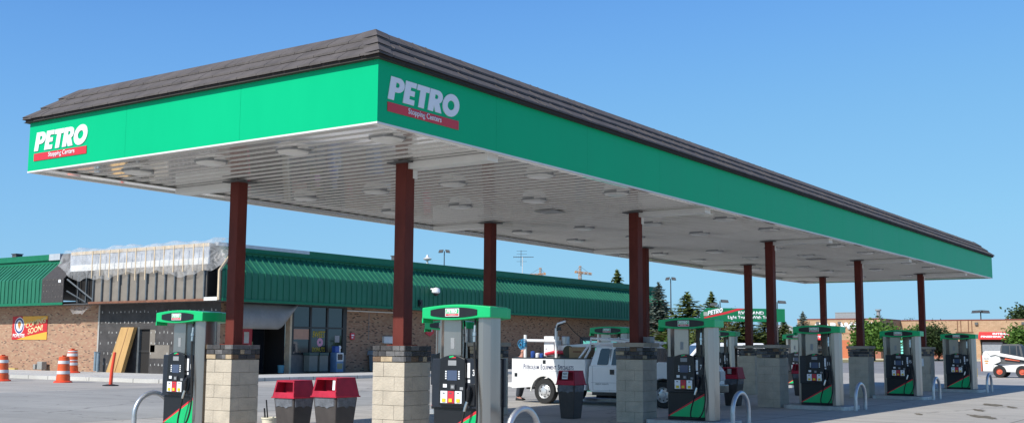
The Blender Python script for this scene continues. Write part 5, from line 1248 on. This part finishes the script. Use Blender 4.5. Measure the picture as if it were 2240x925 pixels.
lamp(1575, 658, 80, 'single headed light pole just above the RV sign with its head to the right', heads=1, w=.6)
lamp(1571, 665, 72, 'dark single headed light pole behind the RV sign with its head to the left', heads=-1, w=.6)
lamp(1700, 660, 72, 'light pole half hidden by a maroon column, head pointing right', heads=1, w=.62)
lamp(1792, 560, 120, 'tall plain light pole rising behind the car wash roof', w=.5)
lamp(2145, 681, 205, 'short double headed light pole over the right end of the car wash', w=.6)
def crane(px, py, d, lab, jib, tw, dirn=1, stub=.3):
    b = at(px, py, d); c = thing('tower_crane', lab, 'tower crane', (b.x, b.y, 0), ang); k = d/2439.
    z = b.z
    m = MB()
    def lattice(a, b_, w):
        a = Vector(a); b_ = Vector(b_); n = max(3, int((b_-a).length/(w*2))); dr = (b_-a).normalized(); s1 = dr.orthogonal().normalized(); s2 = dr.cross(s1)
        for q in ((1, 1), (1, -1), (-1, 1), (-1, -1)): m.tube([a+(s1*q[0]+s2*q[1])*w*.5, b_+(s1*q[0]+s2*q[1])*w*.5], w*.13, 4)
        for i in range(n):
            p = a+(b_-a)*i/n; p2 = a+(b_-a)*(i+1)/n
            for q, q2 in (((1, 1), (1, -1)), ((1, -1), (-1, -1)), ((-1, -1), (-1, 1)), ((-1, 1), (1, 1))): m.tube([p+(s1*q[0]+s2*q[1])*w*.5, p2+(s1*q2[0]+s2*q2[1])*w*.5], w*.09, 4)
    lattice((0, 0, 0), (0, 0, z), 5*k*.9); lattice((0, 0, z), (0, 0, z+16*k), 3.2*k); m.build('mast', M['crane'], c)
    m = MB(); lattice((0, 0, z+1*k), (dirn*jib*k, 0, z-2.0*k), 3.4*k); m.build('jib', M['crane'], c)
    m = MB(); lattice((0, 0, z+1*k), (-dirn*11*k, 0, z+3*k), 3*k); m.box(-dirn*12*k, -2*k, z, -dirn*8*k, 2*k, z+4*k); m.build('counterweight', M['crane'], c)
    m = MB(); m.tube([(0, 0, z+15*k), (dirn*jib*.75*k, 0, z)], .25*k, 4); m.tube([(0, 0, z+15*k), (-dirn*10*k, 0, z+3*k)], .25*k, 4); m.build('stay_cable', M['dgrey'], c)
crane(1269, 597, 900, 'orange tower crane far beyond the long green roof', 26, 5)
crane(1182, 601, 1100, 'smaller orange crane top peeking over the green roof', 34, 5, dirn=-1)

# vehicles beyond the canopy
va = thing('parked_van', 'white van parked beyond pump 7 in front of the spruces', 'van'); vp = at(1572, 772, 62); va.location = (vp.x, vp.y, 0); va.rotation_euler = (0, 0, ang+R_(8))
m = MB(); m.prism([(-2.4, .35), (-2.55, .75), (-2.0, 1.05), (-1.35, 1.75), (-1.1, 1.85), (2.3, 1.85), (2.4, 1.7), (2.4, .35)], 'y', -.85, .85); m.build('van_body', M['white'], va, bevel=.06)
m = MB(); m.prism([(-1.75, 1.12), (-1.28, 1.66), (-.75, 1.66), (-.75, 1.12)], 'y', -.856, -.851); m.prism([(-.6, 1.12), (-.6, 1.66), (.4, 1.66), (.4, 1.12)], 'y', -.856, -.851); m.build('side_window', M['tint'], va)
m = MB(); m.hexa([(-1.97, -.75, 1.09), (-1.97, .75, 1.09), (-1.93, .75, 1.05), (-1.93, -.75, 1.05)], [(-1.40, -.70, 1.72), (-1.40, .70, 1.72), (-1.34, .70, 1.70), (-1.34, -.70, 1.70)]); m.build('windscreen', M['tint'], va)
for u in (-1.6, 1.5):
    for s in (-1, 1):
        m = MB(); m.lathe([(.0, s*.60), (.30, s*.60), (.32, s*.64), (.32, s*.80), (.3, s*.865), (.0, s*.865)], c=(u, 0, .32), n=18, axis='y'); m.build('wheel', M['rubber'], va)
sh = thing('utility_shed', 'white flat roofed shed seen between pump 7 and pump 13', 'shed'); sp_ = at(1590, 765, 95); sh.location = (sp_.x, sp_.y, 0); sh.rotation_euler = (0, 0, ang)
m = MB(); m.box(-1.6, 0, 0, 1.0, 3, 2.7); m.build('shed_wall', M['white'], sh)
m = MB(); m.box(-1.7, -.1, 2.7, 1.1, 3.1, 2.85); m.build('shed_roof', M['white_dirty'], sh)
m = MB(); m.box(.0, -.01, 1.5, .6, -.001, 2.3); m.build('window', M['glass'], sh)

# ================================================================== TREES
def spruce_mesh(seed, H=6.5, Rb=1.9, base=.25):
    r = random.Random(seed); m = MB()
    lev = 30
    for k in range(lev):
        t_ = k/(lev-1); z = base+(H-.25-base)*t_**.95; rad = Rb*(1-t_)**.86+.10
        nb = max(4, int(11*(1-t_)+4)); off = r.uniform(0, 6.28)
        for b in range(nb):
            a = off+2*math.pi*b/nb+r.uniform(-.3, .3); L_ = rad*r.uniform(.66, 1.12); ca, sa = math.cos(a), math.sin(a)
            q = max(9, int(7+22*L_/Rb))
            for i in range(q):
                s = ((i+r.random())/q)**.75
                sp = .05+.17*(rad/Rb)*(1.1-s*.6)
                c = Vector((ca*L_*s+r.gauss(0, sp), sa*L_*s+r.gauss(0, sp), z+(-.30*s+.24*s*s)*L_+r.uniform(-.09, .05)))
                l = r.uniform(.12, .24)*(.75+.4*(1-t_)); wd = l*.5
                d = Vector((ca+r.uniform(-.7, .7), sa+r.uniform(-.7, .7), r.uniform(-.45, .20))).normalized(); sd = d.cross(Vector((r.uniform(-.5, .5), r.uniform(-.5, .5), 1))).normalized()*wd
                m.face([c-d*l-sd*.5, c-d*l+sd*.5, c+d*l*.4+sd, c+d*l+Vector((0, 0, -.03)), c+d*l*.4-sd])
    for i in range(90):
        z = H-.95+r.random()*1.0; w = (H-z)*.16; c = Vector((r.gauss(0, w), r.gauss(0, w), z)); d = Vector((r.uniform(-1, 1), r.uniform(-1, 1), .7)).normalized()*.17; sd = d.orthogonal().normalized()*.06
        m.face([c-sd, c+sd, c+d])
    return m
def tree_trunk(h, r0, limbs, seed):
    r = random.Random(seed); m = MB(); m.tube([(0, 0, -.05), (r.uniform(-.03, .03), r.uniform(-.03, .03), h*.5), (0, 0, h)], [r0, r0*.7, r0*.15], 7)
    for i in range(limbs):
        z = h*(.3+.6*i/limbs); a = r.uniform(0, 6.28); l = h*.32*(1.2-i/limbs); m.tube([(0, 0, z), (math.cos(a)*l*.5, math.sin(a)*l*.5, z+l*.25), (math.cos(a)*l, math.sin(a)*l, z+l*.6)], [r0*.4, r0*.25, r0*.08], 5)
    return m
sprA = spruce_mesh(1); sprB = spruce_mesh(2, 6.5, 2.3)
SPM = {}
def spruce(px, ptop, d, lab, mt, wide=1., which=0):
    tp = at(px, ptop, d); k = tp.z/6.5
    t_ = thing('spruce_tree', lab, 'tree', (tp.x, tp.y, 0), rnd.uniform(0, 6), 'spruces beyond the lot'); t_.scale = (k*wide, k*wide, k)
    key = (which, mt)
    if key not in SPM:
        SPM[key] = ((sprA, sprB)[which].build('crown', M[mt], t_, fix=False), tree_trunk(6.2, .13, 6, 4).build('trunk', M['bark'], t_))
    else:
        for o in SPM[key]:
            c = o.copy(); COL.objects.link(c); c.parent = t_
spruce(1441, 619, 82, 'tall blue grey spruce beside the right end of the store', 'leaf_spruce_blue', 1.3, 0)
spruce(1503, 641, 78, 'bushy yellow green spruce behind the pump numbered 7', 'leaf_spruce', 2.0, 1)
spruce(1556, 639, 98, 'dark spruce top rising behind the left end of the RV sign', 'leaf_spruce', 1.3, 0)
spruce(1350, 592, 102, 'spruce top showing over the right part of the green roof', 'leaf_spruce', 1.3, 0)
spruce(1625, 690, 84, 'wide spruce under the middle of the RV sign', 'leaf_spruce', 2.5, 1)
spruce(1672, 696, 90, 'dark green spruce between two maroon columns under the RV sign', 'leaf_spruce', 2.5, 0)
spruce(1756, 682, 120, 'thin spruce behind the left corner of the car wash', 'leaf_spruce_blue', 1.3, 0)
spruce(1742, 728, 70, 'low blue spruce under the header of the farthest left pump', 'leaf_spruce_blue', 1.4, 1)
spruce(1714, 700, 100, 'spruce half hidden behind the third front column', 'leaf_spruce', 1.7, 1)
def crown_mesh(seed, W_, H_, n=3600, dens=1., hollow=.35):
    r = random.Random(seed); m = MB(); cl = []
    for i in range(26):
        a = r.uniform(0, 6.28); e = r.uniform(-.7, 1.); ra = r.uniform(.45, .95)
        cl.append(Vector((math.cos(a)*math.cos(e)*ra*W_*.5, math.sin(a)*math.cos(e)*ra*W_*.5, H_*.5+math.sin(e)*ra*H_*.48)))
    for i in range(n):
        c = r.choice(cl); s = min(W_, H_)*.16
        p = c+Vector((r.gauss(0, s), r.gauss(0, s), r.gauss(0, s*.8))); l = r.uniform(.06, .11)*W_*.62
        d = Vector((r.uniform(-1, 1), r.uniform(-1, 1), r.uniform(-.6, .6))).normalized()*l; n_ = Vector((r.uniform(-1, 1), r.uniform(-1, 1), r.uniform(.2, 1))); sd = d.cross(n_).normalized()*l*.5
        m.face([p-d, p+sd, p+d, p-sd])
    return m
def leafy(px, pbase_z, ptop, d, wpx, lab, mt, seed, name='shade_tree', clear=.18, n=3600, cat='tree'):
    tp = at(px, ptop, d); w = wpx*d/FPX
    t_ = thing(name, lab, cat, (tp.x, tp.y, 0), 0); h = tp.z
    o = crown_mesh(seed, w, h*(1-clear), n).build('crown', M[mt], t_, fix=False); o.location = (0, 0, h*clear)
    tree_trunk(h*.8, max(.05, w*.03), 7, seed).build('trunk', M['bark'], t_)
    return t_
leafy(1910, 0, 702, 152, 92, 'round bright green tree in front of the car wash, behind the fourth column', 'leaf_green', 21)
leafy(2010, 0, 713, 158, 58, 'light green tree beside the turquoise slatted screen', 'leaf_green', 22)
leafy(2036, 0, 709, 156, 58, 'dark green bush right of the last front column', 'leaf_dark', 23)
leafy(2052, 0, 736, 160, 62, 'russet brown shrub right of the dark bush before the car wash', 'leaf_red', 24, 'shrub', .1, 2600, 'shrub')
leafy(2243, 0, 714, 150, 74, 'bright green shrub behind the skid loader cab at the right edge', 'leaf_green', 25)
leafy(2250, 0, 664, 240, 88, 'large dark tree rising behind the car wash roof at the right edge', 'leaf_dark', 26, n=4200)
leafy(1985, 0, 684, 230, 26, 'sparse tree top behind the car wash roof between two columns', 'leaf_dark', 27, n=900)
leafy(1922, 0, 680, 215, 34, 'tree top behind the car wash roof beside the vent stack', 'leaf_dark', 28, n=1400)
leafy(1592, 0, 668, 105, 44, 'broad leaved tree top above the RV sign', 'leaf_dark', 29, n=1500)
leafy(1600, 0, 694, 92, 56, 'brown twiggy tree under the left half of the RV sign', 'leaf_red', 30, n=1500)
leafy(1480, 0, 735, 66, 60, 'low green bush at the foot of the spruces', 'leaf_green', 31, 'shrub', .05, 2200, 'shrub')
leafy(1520, 0, 690, 74, 40, 'green bush merging with the yellow green spruce', 'leaf_spruce', 32, 'shrub', .05, 2200, 'shrub')
# distant tree line
m = crown_mesh(77, 1, 1, 10); m = MB(); r = random.Random(8)
for i in range(9000):
    px = r.uniform(1395, 1790); d = r.uniform(170, 260); p = at(px, 760, d); hgt = 3.0+1.6*math.sin(px*.045)+1.1*math.sin(px*.11+1)
    z = r.random()**.8*hgt; c = Vector((p.x, p.y, z)); l = r.uniform(.2, .45)
    dd = Vector((r.uniform(-1, 1), r.uniform(-1, 1), r.uniform(-.6, .6))).normalized()*l; sd = dd.cross(Vector((r.uniform(-1, 1), r.uniform(-1, 1), r.uniform(.2, 1)))).normalized()*l*.5
    m.face([c-dd, c+sd, c+dd, c-sd])
o = m.build('distant_woods', M['leaf_dark'], kind='stuff', fix=False); o['label'] = 'low dark tree line far beyond the lot'; o['category'] = 'woods'

# ================================================================== SCALE TO METRES, CAMERA, LIGHT
for o in bpy.data.objects:
    if o.parent is None:
        o.location = Vector(o.location)*SCALE; o.scale = Vector(o.scale)*SCALE
cam = bpy.data.cameras.new('camera'); co = bpy.data.objects.new('camera', cam); COL.objects.link(co)
cam.sensor_width = 36; cam.sensor_fit = 'HORIZONTAL'; cam.lens = 36*FPX/2240; cam.clip_start = .05; cam.clip_end = 6000
mw = Matrix((BR, BU, -BF)).transposed().to_4x4(); mw.translation = CAM*SCALE; co.matrix_world = mw
scene.camera = co
TS = Vector((-1.109, .21, 1)).normalized()
sl = bpy.data.lights.new('sun', 'SUN'); sl.energy = 5.0; sl.angle = R_(.53); sl.color = (1, .945, .87)
so = bpy.data.objects.new('sun', sl); COL.objects.link(so); so.rotation_euler = TS.to_track_quat('Z', 'Y').to_euler(); so.location = (-20, 0, 40)
wd = bpy.data.worlds.new('World'); scene.world = wd; wd.use_nodes = True
nt = wd.node_tree; bg = nt.nodes['Background']; sky = nt.nodes.new('ShaderNodeTexSky'); sky.sky_type = 'NISHITA'; sky.sun_disc = False
sky.sun_elevation = math.asin(TS.z); sky.sun_rotation = math.atan2(TS.x, TS.y) % (2*math.pi)
sky.altitude = 200; sky.air_density = 1.0; sky.dust_density = .6; sky.ozone_density = 2.0
SKS = .12
v1 = nt.nodes.new('ShaderNodeVectorMath'); v1.operation = 'SCALE'; v1.inputs['Scale'].default_value = SKS
cv = nt.nodes.new('ShaderNodeRGBCurve'); v2 = nt.nodes.new('ShaderNodeVectorMath'); v2.operation = 'SCALE'; v2.inputs['Scale'].default_value = 1/SKS
nt.links.new(sky.outputs[0], v1.inputs[0]); nt.links.new(v1.outputs[0], cv.inputs['Color']); nt.links.new(cv.outputs[0], v2.inputs[0]); nt.links.new(v2.outputs[0], bg.inputs['Color'])
# deep clear-day blue: film-like tone curve per channel on the sky radiance
for ci, pts in enumerate((((0, 0), (.14, .055), (.209, .145), (.52, .29), (.79, .34), (1, .38)), ((0, 0), (.23, .16), (.337, .38), (.71, .60), (.93, .65), (1, .67)), ((0, 0), (.36, .40), (.539, .81), (.79, .88), (1, .92)))):
    c = cv.mapping.curves[ci]
    while len(c.points) < len(pts): c.points.new(.5, .5)
    for p, q in zip(c.points, pts): p.location = q
cv.mapping.update()
bg.inputs['Strength'].default_value = SKS
scene.view_settings.view_transform = 'Standard'; scene.view_settings.look = 'None'; scene.view_settings.gamma = 1
scene.view_settings.exposure = 0.0
scene.render.engine = 'CYCLES'
scene.cycles.max_bounces = 8; scene.cycles.transparent_max_bounces = 12
